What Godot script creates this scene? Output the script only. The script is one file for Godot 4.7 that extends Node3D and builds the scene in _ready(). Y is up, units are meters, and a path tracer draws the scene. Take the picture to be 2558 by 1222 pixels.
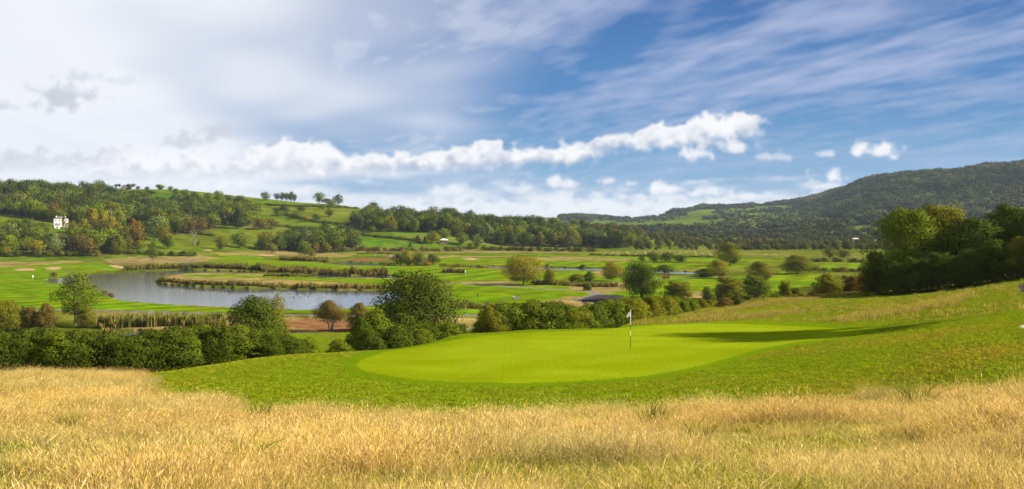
extends Node3D
# A golf green on a hillside above a river valley: y is up, metres, the valley floor is y = 0, the lens stands at (0, 24, 0) and looks along -z.

const FX := 2215.0          # focal length in photo pixels (photo 2558 x 1222)
const EYE := 24.0
const PITCH := 0.02303      # tangent of the downward pitch
const EXPO := 2.7
const SUN_AZ := 95.0

var cam_basis: Basis
var rng := RandomNumberGenerator.new()
var names := {}
# terrain: a polar grid round the lens
var AZ := PackedFloat32Array()
var RR := PackedFloat32Array()
var H := PackedFloat32Array()
var ZN := PackedInt32Array()
var NA := 0
var ND := 0
const A_FINE := 0.60
const A_STEP := 0.00165
const R0 := 3.0
const R_GROW := 1.0106
var a_side := 0
var zone_info := []          # [name, colour, kind of cover, label]
var n_fine: FastNoiseLite
var n_mid: FastNoiseLite
var n_big: FastNoiseLite
var mats := {}

# ------------------------------------------------------------------ helpers
func noise(seed_: int, freq: float, oct := 4) -> FastNoiseLite:
	var n := FastNoiseLite.new()
	n.seed = seed_
	n.noise_type = FastNoiseLite.TYPE_SIMPLEX_SMOOTH
	n.frequency = freq
	n.fractal_type = FastNoiseLite.FRACTAL_FBM
	n.fractal_octaves = oct
	return n

func numbered(called: String) -> String:
	var k: int = names.get(called, -1) + 1
	names[called] = k
	return called if k == 0 else "%s_%03d" % [called, k]

func tag(o: Node, label := "", category := "", group := "", kind := "") -> Node:
	if label: o.set_meta("label", label)
	if category: o.set_meta("category", category)
	if group: o.set_meta("group", group)
	if kind: o.set_meta("kind", kind)
	return o

func base(called: String, at: Vector3, turn := 0.0) -> Node3D:
	var o := Node3D.new()
	o.name = numbered(called)
	add_child(o)
	o.position = at
	o.rotation.y = turn
	return o

func part(called: String, mesh: Mesh, mat: Material, parent: Node) -> MeshInstance3D:
	var o := MeshInstance3D.new()
	o.name = called
	o.mesh = mesh
	o.material_override = mat
	parent.add_child(o, true)
	return o

func single(called: String, mesh: Mesh, mat: Material) -> MeshInstance3D:
	var o := MeshInstance3D.new()
	o.name = numbered(called)
	o.mesh = mesh
	o.material_override = mat
	add_child(o)
	return o

func lin(r: float, g: float, b: float) -> Color:
	return Color(r, g, b).linear_to_srgb()

func flat(called: String, r: float, g: float, b: float, rough := 0.8, metal := 0.0) -> StandardMaterial3D:
	if mats.has(called): return mats[called]
	var m := StandardMaterial3D.new()
	m.resource_name = called
	m.albedo_color = lin(r, g, b)
	m.roughness = rough
	m.metallic = metal
	mats[called] = m
	return m

func leaf_mat(called: String, r: float, g: float, b: float, back := 0.24) -> StandardMaterial3D:
	if mats.has(called): return mats[called]
	var m := flat(called, r, g, b, 0.75)
	m.vertex_color_use_as_albedo = true
	m.specular_mode = BaseMaterial3D.SPECULAR_DISABLED
	m.backlight_enabled = back > 0.0
	m.backlight = lin(back, back, back)
	return m

func noise_tex(seed_: int, freq: float, lo: float, hi: float, size := 512, oct := 5) -> ImageTexture:
	var n := noise(seed_, freq, oct)
	var im := n.get_seamless_image(size, size)
	im.convert(Image.FORMAT_L8)
	var d := im.get_data()
	for i in d.size():
		d[i] = int(255.0 * clampf(lerpf(lo, hi, d[i] / 255.0), 0.0, 1.0))
	return ImageTexture.create_from_image(Image.create_from_data(size, size, false, Image.FORMAT_L8, d))

func ground_mat(called: String, tex: Texture2D, rep: float, bump := 0.0, tex2: Texture2D = null, rep2 := 1.0) -> StandardMaterial3D:
	var m := StandardMaterial3D.new()
	m.resource_name = called
	m.vertex_color_use_as_albedo = true
	m.roughness = 0.95
	m.specular_mode = BaseMaterial3D.SPECULAR_DISABLED
	m.albedo_texture = tex
	m.uv1_triplanar = true
	m.uv1_world_triplanar = true
	m.uv1_scale = Vector3.ONE / rep
	if bump > 0.0:
		m.heightmap_enabled = true
		m.heightmap_texture = tex
		m.heightmap_scale = bump
	if tex2:
		m.detail_enabled = true
		m.detail_albedo = tex2
		m.detail_blend_mode = BaseMaterial3D.BLEND_MODE_MUL
		m.detail_uv_layer = BaseMaterial3D.DETAIL_UV_2
		m.uv2_triplanar = true
		m.uv2_world_triplanar = true
		m.uv2_scale = Vector3.ONE / rep2
	mats[called] = m
	return m

# ------------------------------------------------------------------ from photo pixels to directions and ground points
func ray(px: float, py: float) -> Vector3:
	return (cam_basis * Vector3((px - 1279.0) / FX, -(py - 611.0) / FX, -1.0)).normalized()

func slope_of(px: float, py: float) -> float:
	var d := ray(px, py)
	return d.y / Vector2(d.x, d.z).length()

func az_of(px: float, py := 600.0) -> float:
	var d := ray(px, py)
	return atan2(d.x, -d.z)

func pixel(p: Vector3) -> Vector2:
	var q := cam_basis.inverse() * (p - Vector3(0, EYE, 0))
	if q.z > -0.05: return Vector2(-99999, 99999)
	return Vector2(1279.0 - q.x / q.z * FX, 611.0 + q.y / q.z * FX)

func col_of(az: float) -> float:
	if absf(az) <= A_FINE:
		return a_side + (az + A_FINE) / A_STEP
	var k := AZ.bsearch(az)
	k = clampi(k, 1, NA - 1)
	return k - 1 + (az - AZ[k - 1]) / (AZ[k] - AZ[k - 1])

func row_of(r: float) -> float:
	return log(maxf(r, R0) / R0) / log(R_GROW)

func h_grid(c: float, k: float) -> float:
	var c0 := clampi(int(c), 0, NA - 2)
	var k0 := clampi(int(k), 0, ND - 2)
	var u := clampf(c - c0, 0.0, 1.0)
	var v := clampf(k - k0, 0.0, 1.0)
	var i := k0 * NA + c0
	return lerpf(lerpf(H[i], H[i + 1], u), lerpf(H[i + NA], H[i + NA + 1], u), v)

func ground(x: float, z: float) -> float:
	return h_grid(col_of(atan2(x, -z)), row_of(sqrt(x * x + z * z)))

func zone_at(x: float, z: float) -> int:
	var c := clampi(int(round(col_of(atan2(x, -z)))), 0, NA - 1)
	var k := clampi(int(round(row_of(sqrt(x * x + z * z)))), 0, ND - 1)
	return ZN[k * NA + c]

func on_ground(az: float, r: float) -> Vector3:
	return Vector3(sin(az) * r, h_grid(col_of(az), row_of(r)), -cos(az) * r)

# where the sight line through a pixel meets the ground, looking from r_from metres on
func hit(px: float, py: float, r_from := 4.0, r_to := 99999.0) -> Vector3:
	var d := ray(px, py)
	var hz := Vector2(d.x, d.z).length()
	var s := d.y / hz
	var az := atan2(d.x, -d.z)
	var c := col_of(az)
	var k := int(row_of(r_from))
	var prev := EYE + RR[k] * s - h_grid(c, k)
	if prev <= 0.0:
		return on_ground(az, RR[k])
	var least := prev / RR[k]
	var least_r := RR[k]
	while k < ND - 1 and RR[k] < r_to:
		k += 1
		var now := EYE + RR[k] * s - h_grid(c, k)
		if now <= 0.0:
			var t := prev / (prev - now)
			return on_ground(az, lerpf(RR[k - 1], RR[k], t))
		if now / RR[k] < least:
			least = now / RR[k]
			least_r = RR[k]
		prev = now
	return on_ground(az, least_r)         # the sight line passes over the ground: the crest below it

# ------------------------------------------------------------------ terrain
func curve_at(knots: Array, x: float) -> float:      # monotone-ish cubic through [x, y] knots
	var n := knots.size()
	if x <= knots[0][0]: return knots[0][1]
	if x >= knots[n - 1][0]: return knots[n - 1][1]
	var k := 0
	while knots[k + 1][0] < x: k += 1
	var x0: float = knots[k][0]
	var x1: float = knots[k + 1][0]
	var y0: float = knots[k][1]
	var y1: float = knots[k + 1][1]
	var dx := x1 - x0
	var s := (y1 - y0) / dx
	var m0 := s
	var m1 := s
	if k > 0:
		var sp: float = (y0 - float(knots[k - 1][1])) / (x0 - float(knots[k - 1][0]))
		m0 = 0.0 if sp * s <= 0.0 else 2.0 * sp * s / (sp + s)
	if k < n - 2:
		var sn: float = (float(knots[k + 2][1]) - y1) / (float(knots[k + 2][0]) - x1)
		m1 = 0.0 if sn * s <= 0.0 else 2.0 * sn * s / (sn + s)
	var t := (x - x0) / dx
	var t2 := t * t
	var t3 := t2 * t
	return (2 * t3 - 3 * t2 + 1) * y0 + (t3 - 2 * t2 + t) * dx * m0 + (-2 * t3 + 3 * t2) * y1 + (t3 - t2) * dx * m1

# every profile: photo column, then [distance, photo row] pairs of ground that the photo shows ("y") or [distance, height] pairs ("h")
func profiles() -> Array:
	var near := [["h", 0, 22.1], ["h", 7, 21.6]]
	return [
		[-1500, near + [["h", 27, 18.6], ["h", 60, 15.0], ["h", 70, 13.6], ["h", 100, 8], ["h", 150, 2.8], ["h", 195, 0.2], ["h", 640, 0.2], ["h", 800, 20], ["h", 1150, 60], ["h", 1500, 62], ["h", 2500, 60], ["h", 5500, 40]]],
		[-300, near + [["y", 16, 1110], ["y", 30, 1010], ["y", 60, 927], ["h", 70, 13.0], ["h", 100, 7.5], ["h", 150, 2.5], ["h", 190, 0.2], ["h", 650, 0.2], ["y", 790, 570], ["y", 1130, 488], ["h", 1500, 58], ["h", 2500, 60], ["h", 5500, 40]]],
		[0, near + [["y", 16, 1112], ["y", 30, 1012], ["y", 58, 929], ["h", 68, 13.2], ["h", 100, 7.5], ["h", 150, 2.5], ["h", 190, 0.2], ["h", 655, 0.2], ["y", 800, 562], ["y", 960, 528], ["y", 1150, 485], ["h", 1500, 58], ["h", 2500, 60], ["h", 5500, 40]]],
		[350, near + [["y", 16, 1112], ["y", 30, 1012], ["y", 56, 933], ["h", 66, 13.2], ["h", 100, 7.5], ["h", 150, 2.5], ["h", 190, 0.2], ["h", 660, 0.2], ["y", 710, 618], ["y", 850, 572], ["y", 1000, 530], ["y", 1150, 496], ["y", 1270, 476], ["h", 1500, 66], ["h", 2500, 60], ["h", 5500, 40]]],
		[700, near + [["y", 16, 1114], ["y", 27.5, 1015], ["y", 40, 938], ["y", 58, 889], ["h", 70, 12.6], ["h", 100, 7.0], ["h", 150, 2.5], ["h", 190, 0.2], ["h", 760, 0.2], ["y", 840, 598], ["y", 950, 562], ["y", 1100, 520], ["y", 1260, 498], ["h", 1500, 52], ["h", 2500, 50], ["h", 5500, 40]]],
		[860, near + [["y", 16, 1113], ["y", 27, 1023], ["y", 36, 962], ["y", 46, 912], ["y", 60, 880], ["h", 72, 12.4], ["h", 96, 8.5], ["h", 130, 4.8], ["h", 170, 1.4], ["h", 200, 0.2], ["h", 770, 0.2], ["y", 840, 602], ["y", 950, 566], ["y", 1080, 532], ["y", 1240, 511], ["h", 1500, 45], ["h", 2500, 50], ["h", 5500, 40]]],
		[1000, near + [["y", 16, 1113], ["y", 27, 1026], ["y", 36, 958], ["y", 48, 900], ["y", 62, 869], ["h", 74, 12.6], ["h", 95, 9], ["h", 130, 5], ["h", 170, 1.5], ["h", 200, 0.2], ["h", 780, 0.2], ["y", 830, 604], ["y", 910, 578], ["y", 1100, 533], ["h", 1300, 30], ["h", 1800, 20], ["h", 3000, 30], ["h", 5500, 30]]],
		[1140, near + [["y", 16, 1113], ["y", 27, 1029], ["y", 36, 958], ["y", 53, 878], ["y", 68, 838], ["h", 80, 13.0], ["h", 98, 9], ["h", 130, 5], ["h", 170, 1], ["h", 200, 0.2], ["h", 800, 0.2], ["y", 850, 603], ["y", 930, 582], ["y", 1100, 548], ["h", 1350, 16], ["h", 2000, 20], ["h", 3400, 44], ["h", 5500, 30]]],
		[1279, near + [["y", 16, 1112], ["y", 27, 1028], ["y", 36, 957], ["y", 53.5, 872], ["y", 74, 828], ["h", 85, 13], ["h", 100, 9.5], ["h", 130, 5], ["h", 170, 1], ["h", 200, 0.2], ["h", 830, 0.2], ["y", 960, 586], ["y", 1100, 565], ["h", 1350, 12], ["h", 2000, 14], ["h", 3400, 46], ["h", 5500, 30]]],
		[1450, near + [["y", 16, 1110], ["y", 27.5, 1023], ["y", 37, 951], ["y", 53.5, 870], ["y", 76, 822], ["h", 84, 13.4], ["h", 100, 10], ["h", 130, 5.5], ["h", 175, 1.5], ["h", 210, 0.2], ["h", 860, 0.2], ["y", 1000, 594], ["y", 1180, 575], ["h", 1450, 10], ["h", 2000, 14], ["y", 2800, 562], ["y", 3600, 548], ["h", 5500, 30]]],
		[1600, near + [["y", 16, 1106], ["y", 28, 1013], ["y", 39, 938], ["y", 53.5, 867], ["y", 80, 814], ["y", 95, 800], ["h", 110, 11], ["h", 135, 6.5], ["h", 175, 2], ["h", 215, 0.2], ["h", 900, 0.2], ["y", 1050, 598], ["y", 1250, 587], ["h", 1500, 8], ["y", 2300, 563], ["y", 2900, 553], ["y", 3600, 546], ["h", 5500, 30]]],
		[1750, near + [["y", 16, 1100], ["y", 28, 1007], ["y", 45, 902], ["y", 60, 848], ["y", 84, 808], ["y", 118, 774], ["h", 135, 9.8], ["h", 165, 5], ["h", 200, 1.5], ["h", 235, 0.2], ["h", 1000, 0.2], ["h", 1400, 3], ["y", 2000, 574], ["y", 2600, 551], ["y", 3300, 528], ["h", 4200, 90], ["h", 5500, 40]]],
		[1900, near + [["y", 16, 1094], ["y", 28, 998], ["y", 40, 921], ["y", 52, 869], ["y", 64, 839], ["y", 86, 807], ["y", 115, 776], ["y", 148, 744], ["h", 165, 9.5], ["h", 200, 4.5], ["h", 250, 0.2], ["h", 1100, 0.2], ["h", 1400, 3], ["y", 2000, 570], ["y", 2600, 545], ["y", 3300, 521], ["h", 4200, 95], ["h", 5500, 50]]],
		[2030, near + [["y", 16, 1090], ["y", 28, 991], ["y", 40, 908], ["y", 54, 853], ["y", 68, 827], ["y", 90, 800], ["y", 120, 768], ["y", 152, 738], ["h", 170, 10.0], ["h", 210, 5], ["h", 270, 0.2], ["h", 1150, 0.2], ["h", 1500, 8], ["y", 2100, 556], ["y", 2500, 535], ["y", 3100, 508], ["h", 4000, 120], ["h", 5500, 60]]],
		[2150, near + [["y", 16, 1086], ["y", 28, 985], ["y", 38.5, 902], ["y", 53, 847], ["y", 65, 824], ["y", 88, 794], ["y", 122, 758], ["y", 160, 733], ["h", 180, 10.4], ["h", 225, 5], ["h", 300, 0.2], ["h", 1150, 0.2], ["h", 1500, 10], ["y", 2000, 552], ["y", 2500, 506], ["y", 3000, 462], ["h", 3900, 165], ["h", 5500, 80]]],
		[2250, near + [["y", 16, 1082], ["y", 28, 978], ["y", 38, 893], ["y", 53, 838], ["y", 76, 797], ["y", 118, 755], ["y", 160, 727], ["h", 185, 11.0], ["h", 230, 5.5], ["h", 320, 0.2], ["h", 1150, 0.2], ["h", 1500, 14], ["y", 1900, 556], ["y", 2400, 502], ["y", 2900, 445], ["h", 3900, 185], ["h", 5500, 80]]],
		[2400, near + [["y", 16, 1076], ["y", 25, 974], ["y", 38, 868], ["y", 60, 803], ["y", 106, 741], ["y", 155, 716], ["h", 185, 12.4], ["h", 230, 9], ["h", 290, 3], ["h", 350, 0.2], ["h", 1150, 0.2], ["h", 1500, 16], ["y", 1900, 556], ["y", 2400, 498], ["y", 2950, 432], ["h", 3900, 200], ["h", 5500, 80]]],
		[2558, near + [["y", 16, 1068], ["y", 24, 960], ["y", 37, 856], ["y", 51, 808], ["y", 90, 742], ["y", 118, 714], ["y", 148, 692], ["h", 190, 14.0], ["h", 240, 10], ["h", 300, 3.5], ["h", 370, 0.2], ["h", 1150, 0.2], ["h", 1500, 18], ["y", 1900, 550], ["y", 2400, 485], ["y", 2950, 415], ["h", 3900, 215], ["h", 5500, 80]]],
		[3100, near + [["h", 16, 21.2], ["h", 28, 20.9], ["h", 60, 20.2], ["h", 125, 19.2], ["h", 160, 18], ["h", 200, 16], ["h", 300, 6], ["h", 380, 0.2], ["h", 1150, 0.2], ["h", 1500, 20], ["h", 2400, 140], ["h", 2950, 240], ["h", 3900, 250], ["h", 5500, 80]]],
		[4800, near + [["h", 28, 21.4], ["h", 60, 21], ["h", 160, 20], ["h", 300, 12], ["h", 400, 2], ["h", 1150, 0.2], ["h", 1500, 20], ["h", 2400, 140], ["h", 2950, 240], ["h", 3900, 250], ["h", 5500, 80]]],
	]

func make_heights() -> void:
	# azimuths: fine in front, coarse behind
	var side := PackedFloat32Array()
	var a := A_FINE
	var st := A_STEP
	while a < PI:
		st = minf(st * 1.25, 0.09)
		a += st
		if a < PI - 0.02: side.append(a)
	side.append(PI)
	a_side = side.size()
	for i in range(side.size() - 1, -1, -1): AZ.append(-side[i])
	var nf := int(round(2.0 * A_FINE / A_STEP))
	for i in nf + 1: AZ.append(-A_FINE + i * A_STEP)
	for i in side.size(): AZ.append(side[i])
	NA = AZ.size()
	var r := R0
	while r < 5600.0:
		RR.append(r)
		r *= R_GROW
	ND = RR.size()
	var prof := profiles()
	var col_az := []
	var tables := []
	for p in prof:
		var px: float = p[0]
		var knots := []
		for k in p[1]:
			var rr: float = k[1]
			var hh: float = k[2]
			if k[0] == "y": hh = EYE + rr * slope_of(px, k[2])
			knots.append([log(maxf(rr, 1.0)), hh])
		var t := PackedFloat32Array()
		t.resize(ND)
		for k in ND: t[k] = curve_at(knots, log(RR[k]))
		tables.append(t)
		col_az.append(az_of(px))
	# weights of the profiles for every azimuth (cubic, Catmull-Rom with uneven steps)
	var np_ := prof.size()
	var i0 := PackedInt32Array(); i0.resize(NA)
	var w := PackedFloat32Array(); w.resize(NA * 4)
	for c in NA:
		var x := AZ[c]
		var k := 0
		while k < np_ - 2 and col_az[k + 1] < x: k += 1
		var x0: float = col_az[k]
		var x1: float = col_az[k + 1]
		var t := clampf((x - x0) / (x1 - x0), 0.0, 1.0)
		var dx := x1 - x0
		var h00 := 2 * t * t * t - 3 * t * t + 1
		var h10 := t * t * t - 2 * t * t + t
		var h01 := 1.0 - h00
		var h11 := t * t * t - t * t
		var km := maxi(k - 1, 0)
		var kn := mini(k + 2, np_ - 1)
		var d0: float = x1 - float(col_az[km])
		var d1: float = float(col_az[kn]) - x0
		i0[c] = k
		w[c * 4] = -h10 * dx / d0
		w[c * 4 + 1] = h00 - h11 * dx / d1
		w[c * 4 + 2] = h01 + h10 * dx / d0
		w[c * 4 + 3] = h11 * dx / d1
	H.resize(NA * ND)
	for c in NA:
		var k := i0[c]
		var ta: PackedFloat32Array = tables[maxi(k - 1, 0)]
		var tb: PackedFloat32Array = tables[k]
		var tc: PackedFloat32Array = tables[k + 1]
		var td: PackedFloat32Array = tables[mini(k + 2, np_ - 1)]
		var w0 := w[c * 4]
		var w1 := w[c * 4 + 1]
		var w2 := w[c * 4 + 2]
		var w3 := w[c * 4 + 3]
		for q in ND:
			H[q * NA + c] = w0 * ta[q] + w1 * tb[q] + w2 * tc[q] + w3 * td[q]
	# undulation: soft mounds on the course, larger ones on the hills
	for q in ND:
		var rr := RR[q]
		if rr < 60.0: continue
		var amp := 0.0
		if rr < 640.0: amp = 0.55 * smoothstep(90.0, 230.0, rr)
		elif rr < 1400.0: amp = 0.55 + 4.0 * smoothstep(640.0, 1100.0, rr)
		else: amp = 4.5 + 9.0 * smoothstep(1400.0, 2400.0, rr)
		var f := 1.0 if rr < 700.0 else (0.25 if rr < 1500.0 else 0.12)
		for c in NA:
			var n := n_big.get_noise_2d(sin(AZ[c]) * rr * f, cos(AZ[c]) * rr * f)
			var i := q * NA + c
			H[i] += amp * (maxf(n + 0.12, 0.0) if rr < 640.0 else n)

# ------------------------------------------------------------------ zones: polygons traced in photo pixels, laid on the ground
func zone(called: String, colour: Color, cover := "grass", label := "") -> int:
	zone_info.append([called, colour, cover, label])
	return zone_info.size() - 1

func trace(poly: Array, r_from: float, wobble := 0.0) -> PackedVector2Array:   # photo polygon -> ground points (x, z)
	var out := PackedVector2Array()
	for i in poly.size():
		var p := Vector2(poly[i][0], poly[i][1])
		var q := Vector2(poly[(i + 1) % poly.size()][0], poly[(i + 1) % poly.size()][1])
		var n := maxi(1, int((q - p).length() / 14.0))
		for k in n:
			var m := p.lerp(q, float(k) / n)
			if wobble > 0.0:
				m.y += wobble * n_mid.get_noise_2d(m.x * 3.0, m.y * 9.0) * 2.0
			var g := hit(m.x, m.y, r_from, 1480.0 if r_from == 500.0 else 99999.0)
			out.append(Vector2(g.x, g.z))
	return out

func paint(z: int, pts: PackedVector2Array, lower := 0.0) -> void:
	# scan-line fill in grid coordinates
	var n := pts.size()
	var u := PackedFloat32Array(); u.resize(n)
	var v := PackedFloat32Array(); v.resize(n)
	var vmin := 1e9
	var vmax := -1e9
	for i in n:
		u[i] = col_of(atan2(pts[i].x, -pts[i].y))
		v[i] = row_of(pts[i].length())
		vmin = minf(vmin, v[i])
		vmax = maxf(vmax, v[i])
	for k in range(maxi(0, ceili(vmin)), mini(ND - 1, floori(vmax)) + 1):
		var xs := []
		for i in n:
			var j := (i + 1) % n
			if (v[i] <= k) != (v[j] <= k):
				xs.append(u[i] + (k - v[i]) / (v[j] - v[i]) * (u[j] - u[i]))
		xs.sort()
		for m in range(0, xs.size() - 1, 2):
			for c in range(maxi(0, ceili(xs[m])), mini(NA - 1, floori(xs[m + 1])) + 1):
				ZN[k * NA + c] = z
				if lower != 0.0: H[k * NA + c] = lower

func strip(line: Array, width: float, r_from: float) -> PackedVector2Array:     # a path: centre line in photo pixels, width in metres
	var mid := []
	for i in line.size() - 1:
		for k in 6:
			var px: float = lerpf(line[i][0], line[i + 1][0], k / 6.0)
			var py: float = lerpf(line[i][1], line[i + 1][1], k / 6.0)
			var g := hit(px, py, r_from)
			mid.append(Vector2(g.x, g.z))
	var g2 := hit(line[-1][0], line[-1][1], r_from)
	mid.append(Vector2(g2.x, g2.z))
	var left := PackedVector2Array()
	var right := PackedVector2Array()
	for i in mid.size():
		var d: Vector2 = (mid[mini(i + 1, mid.size() - 1)] - mid[maxi(i - 1, 0)]).normalized()
		var s := Vector2(-d.y, d.x) * width * 0.5
		left.append(mid[i] + s)
		right.append(mid[i] - s)
	right.reverse()
	left.append_array(right)
	return left

var Z := {}
var lakes := []

func make_zones() -> void:
	Z.meadow = zone("valley_grass", Color(0.175, 0.215, 0.018))
	Z.fair = zone("fairway", Color(0.135, 0.250, 0.006), "stripe")
	Z.straw = zone("dry_rough_grass", Color(0.42, 0.325, 0.11))
	Z.path = zone("path", Color(0.34, 0.28, 0.26), "hard")
	Z.earth = zone("bare_earth", Color(0.35, 0.18, 0.075), "hard")
	Z.green = zone("putting_green", Color(0.262, 0.345, 0.008), "green")
	Z.apron = zone("apron_grass", Color(0.180, 0.275, 0.007), "apron")
	Z.rough = zone("tall_rough_ground", Color(0.22, 0.18, 0.045), "rough")
	Z.field = zone("hillside_pasture", Color(0.165, 0.255, 0.012))
	Z.wood = zone("woodland_floor", Color(0.20, 0.185, 0.06))
	Z.tarmac = zone("tarmac_path", Color(0.10, 0.085, 0.10), "hard")
	Z.bed = zone("pond_bed", Color(0.05, 0.045, 0.03), "hard")
	Z.collar = zone("green_collar", Color(0.160, 0.255, 0.006), "green")
	Z.far = zone("far_fields", Color(0.165, 0.255, 0.012))
	Z.bank = zone("rough_bank_grass", Color(0.185, 0.235, 0.010), "apron")
	Z.hay = zone("sheep_meadow", Color(0.23, 0.26, 0.03))
	ZN.resize(NA * ND)
	for q in ND:
		var z: int = Z.apron if RR[q] < 205.0 else (Z.meadow if RR[q] < 640.0 else (Z.field if RR[q] < 1420.0 else Z.wood))
		for c in NA: ZN[q * NA + c] = z
	# --- near hillside
	paint(Z.rough, trace([[-1600, 1900], [-1600, 936], [-300, 930], [0, 933], [200, 936], [350, 939], [408, 950], [392, 966], [430, 988], [560, 1012], [700, 1031], [900, 1043], [1200, 1049], [1500, 1037], [1800, 1021], [2050, 1005], [2300, 988], [2558, 974], [3200, 957], [4200, 947], [4200, 1900]], 3.0, 3.0))
	paint(Z.bank, trace([[1560, 818], [1700, 806], [1900, 800], [2100, 808], [2300, 800], [2460, 785], [2700, 760], [2700, 680], [2400, 712], [2150, 733], [1900, 744], [1750, 772], [1600, 800]], 60.0, 2.0))
	paint(Z.straw, trace([[1640, 812], [1720, 800], [1850, 786], [1990, 774], [2010, 780], [1900, 793], [1760, 806]], 60.0, 2.5))
	paint(Z.straw, trace([[2060, 802], [2140, 786], [2260, 770], [2360, 748], [2430, 728], [2440, 738], [2380, 760], [2300, 776], [2200, 790], [2130, 802]], 60.0, 3.0))
	paint(Z.straw, trace([[1720, 793], [1850, 768], [1960, 748], [2090, 738], [2180, 727], [2185, 731], [2050, 745], [1900, 766], [1790, 787]], 60.0, 2.0))
	paint(Z.collar, trace([[850, 912], [870, 893], [950, 872], [1050, 857], [1150, 839], [1279, 828], [1400, 824], [1500, 820], [1600, 812], [1750, 805], [1900, 808], [2080, 814], [2190, 824], [2200, 832], [2100, 846], [2000, 862], [1920, 880], [1820, 908], [1700, 938], [1600, 952], [1450, 963], [1300, 968], [1150, 966], [1000, 958], [900, 944], [860, 930]], 20.0))
	paint(Z.green, trace([[890, 915], [900, 900], [960, 880], [1050, 865], [1150, 846], [1279, 833], [1400, 828], [1500, 824], [1600, 815], [1750, 808], [1900, 811], [2050, 817], [2150, 826], [2160, 832], [2080, 842], [1980, 856], [1900, 872], [1800, 900], [1700, 925], [1600, 941], [1450, 952], [1300, 957], [1150, 955], [1020, 947], [940, 934], [905, 925]], 20.0))
	paint(Z.tarmac, trace([[2542, 716], [2560, 705], [2700, 690], [2700, 735], [2590, 738], [2552, 730]], 60.0))
	paint(zone("sand_bunker_edge", Color(0.62, 0.58, 0.52), "sand"), trace([[2546, 816], [2570, 806], [2640, 806], [2640, 824], [2570, 825]], 30.0))
	# --- valley floor
	var f := 200.0
	paint(Z.fair, trace([[-500, 720], [0, 667], [80, 660], [250, 657], [300, 668], [310, 674], [230, 681], [165, 689], [105, 703], [232, 723], [290, 750], [520, 767], [700, 776], [960, 764], [1010, 755], [1020, 776], [560, 783], [240, 773], [0, 775], [-500, 800]], f))
	paint(Z.straw, trace([[-500, 662], [0, 653], [90, 656], [190, 650], [212, 654], [100, 662], [0, 668], [-500, 690]], f, 1.5))
	paint(Z.straw, trace([[258, 649], [350, 641], [500, 639], [565, 647], [440, 660], [330, 663], [290, 661]], f, 2.0))
	paint(Z.straw, trace([[240, 779], [560, 788], [720, 791], [960, 801], [1205, 794], [1205, 818], [1000, 838], [700, 845], [240, 818]], f, 2.5))
	paint(Z.earth, trace([[700, 799], [790, 796], [890, 806], [890, 832], [790, 827], [700, 812]], f, 3.0))
	paint(Z.fair, trace([[1130, 772], [1205, 774], [1205, 786], [1130, 786]], f))
	paint(Z.fair, trace([[520, 629], [640, 638], [660, 648], [800, 657], [950, 663], [1100, 661], [1250, 668], [1250, 690], [1130, 700], [985, 686], [700, 678], [640, 668], [500, 655], [560, 644]], f))
	paint(Z.straw, trace([[520, 630], [700, 628], [900, 634], [860, 643], [700, 640], [560, 636]], f, 1.5))
	paint(Z.straw, trace([[388, 699], [430, 685], [500, 678], [640, 682], [720, 691], [985, 694], [1000, 720], [880, 722], [640, 716], [420, 707]], f, 1.2))
	paint(Z.fair, trace([[455, 687], [560, 685], [700, 691], [985, 697], [985, 713], [860, 706], [640, 694], [460, 691]], f))
	paint(Z.straw, trace([[890, 622], [1450, 626], [1450, 632], [1200, 631], [900, 630]], f, 1.0))
	paint(Z.hay, trace([[1420, 627], [2000, 624], [2200, 634], [2200, 648], [1800, 640], [1420, 639]], f))
	paint(Z.fair, trace([[1080, 641], [1300, 646], [1500, 652], [1800, 661], [1960, 664], [1780, 673], [1400, 665], [1080, 660]], f))
	paint(Z.fair, trace([[1340, 636], [1500, 638], [1800, 645], [2000, 652], [1900, 657], [1600, 650], [1340, 641]], f))
	paint(Z.straw, trace([[1280, 644], [1420, 641], [1580, 647], [1560, 653], [1420, 651], [1300, 650]], f, 1.5))
	paint(Z.straw, trace([[960, 637], [1280, 640], [1280, 643], [1080, 643], [960, 641]], f, 1.0))
	paint(Z.straw, trace([[1220, 668], [1400, 668], [1420, 673], [1330, 676], [1230, 673]], f, 1.5))
	paint(Z.fair, trace([[1120, 692], [1300, 686], [1450, 676], [1560, 690], [1900, 690], [2080, 684], [2080, 702], [1900, 738], [1700, 740], [1480, 742], [1400, 757], [1130, 768], [1130, 715]], f))
	paint(Z.fair, trace([[1940, 684], [2180, 668], [2180, 656], [2000, 660]], f))
	paint(Z.straw, trace([[1480, 677], [1530, 674], [1560, 684], [1500, 690]], f, 1.5))
	paint(Z.straw, trace([[1150, 704], [1280, 701], [1300, 712], [1170, 713]], f, 1.5))
	paint(Z.straw, trace([[1440, 708], [1560, 704], [1570, 725], [1500, 735], [1420, 722]], f, 3.0))
	paint(Z.straw, trace([[1400, 744], [1480, 740], [1600, 760], [1400, 775], [1300, 770]], f, 3.0))
	paint(Z.straw, trace([[1700, 730], [1760, 728], [1770, 745], [1700, 745]], f, 2.0))
	paint(Z.straw, trace([[640, 664], [760, 668], [640, 672]], f, 1.0))
	paint(Z.earth, trace([[872, 645], [935, 644], [985, 650], [960, 652], [880, 651]], f, 1.0))
	paint(Z.earth, trace([[960, 638], [1000, 639], [1000, 643], [965, 643]], f, 1.0))
	paint(Z.path, strip([[-60, 772], [240, 776], [560, 784], [700, 788], [900, 789], [1130, 788], [1205, 787], [1260, 786]], 3.2, f))
	paint(Z.path, strip([[1132, 707], [1175, 709], [1240, 714], [1400, 723], [1475, 728], [1492, 735], [1470, 743], [1425, 749]], 3.4, f))
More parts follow.
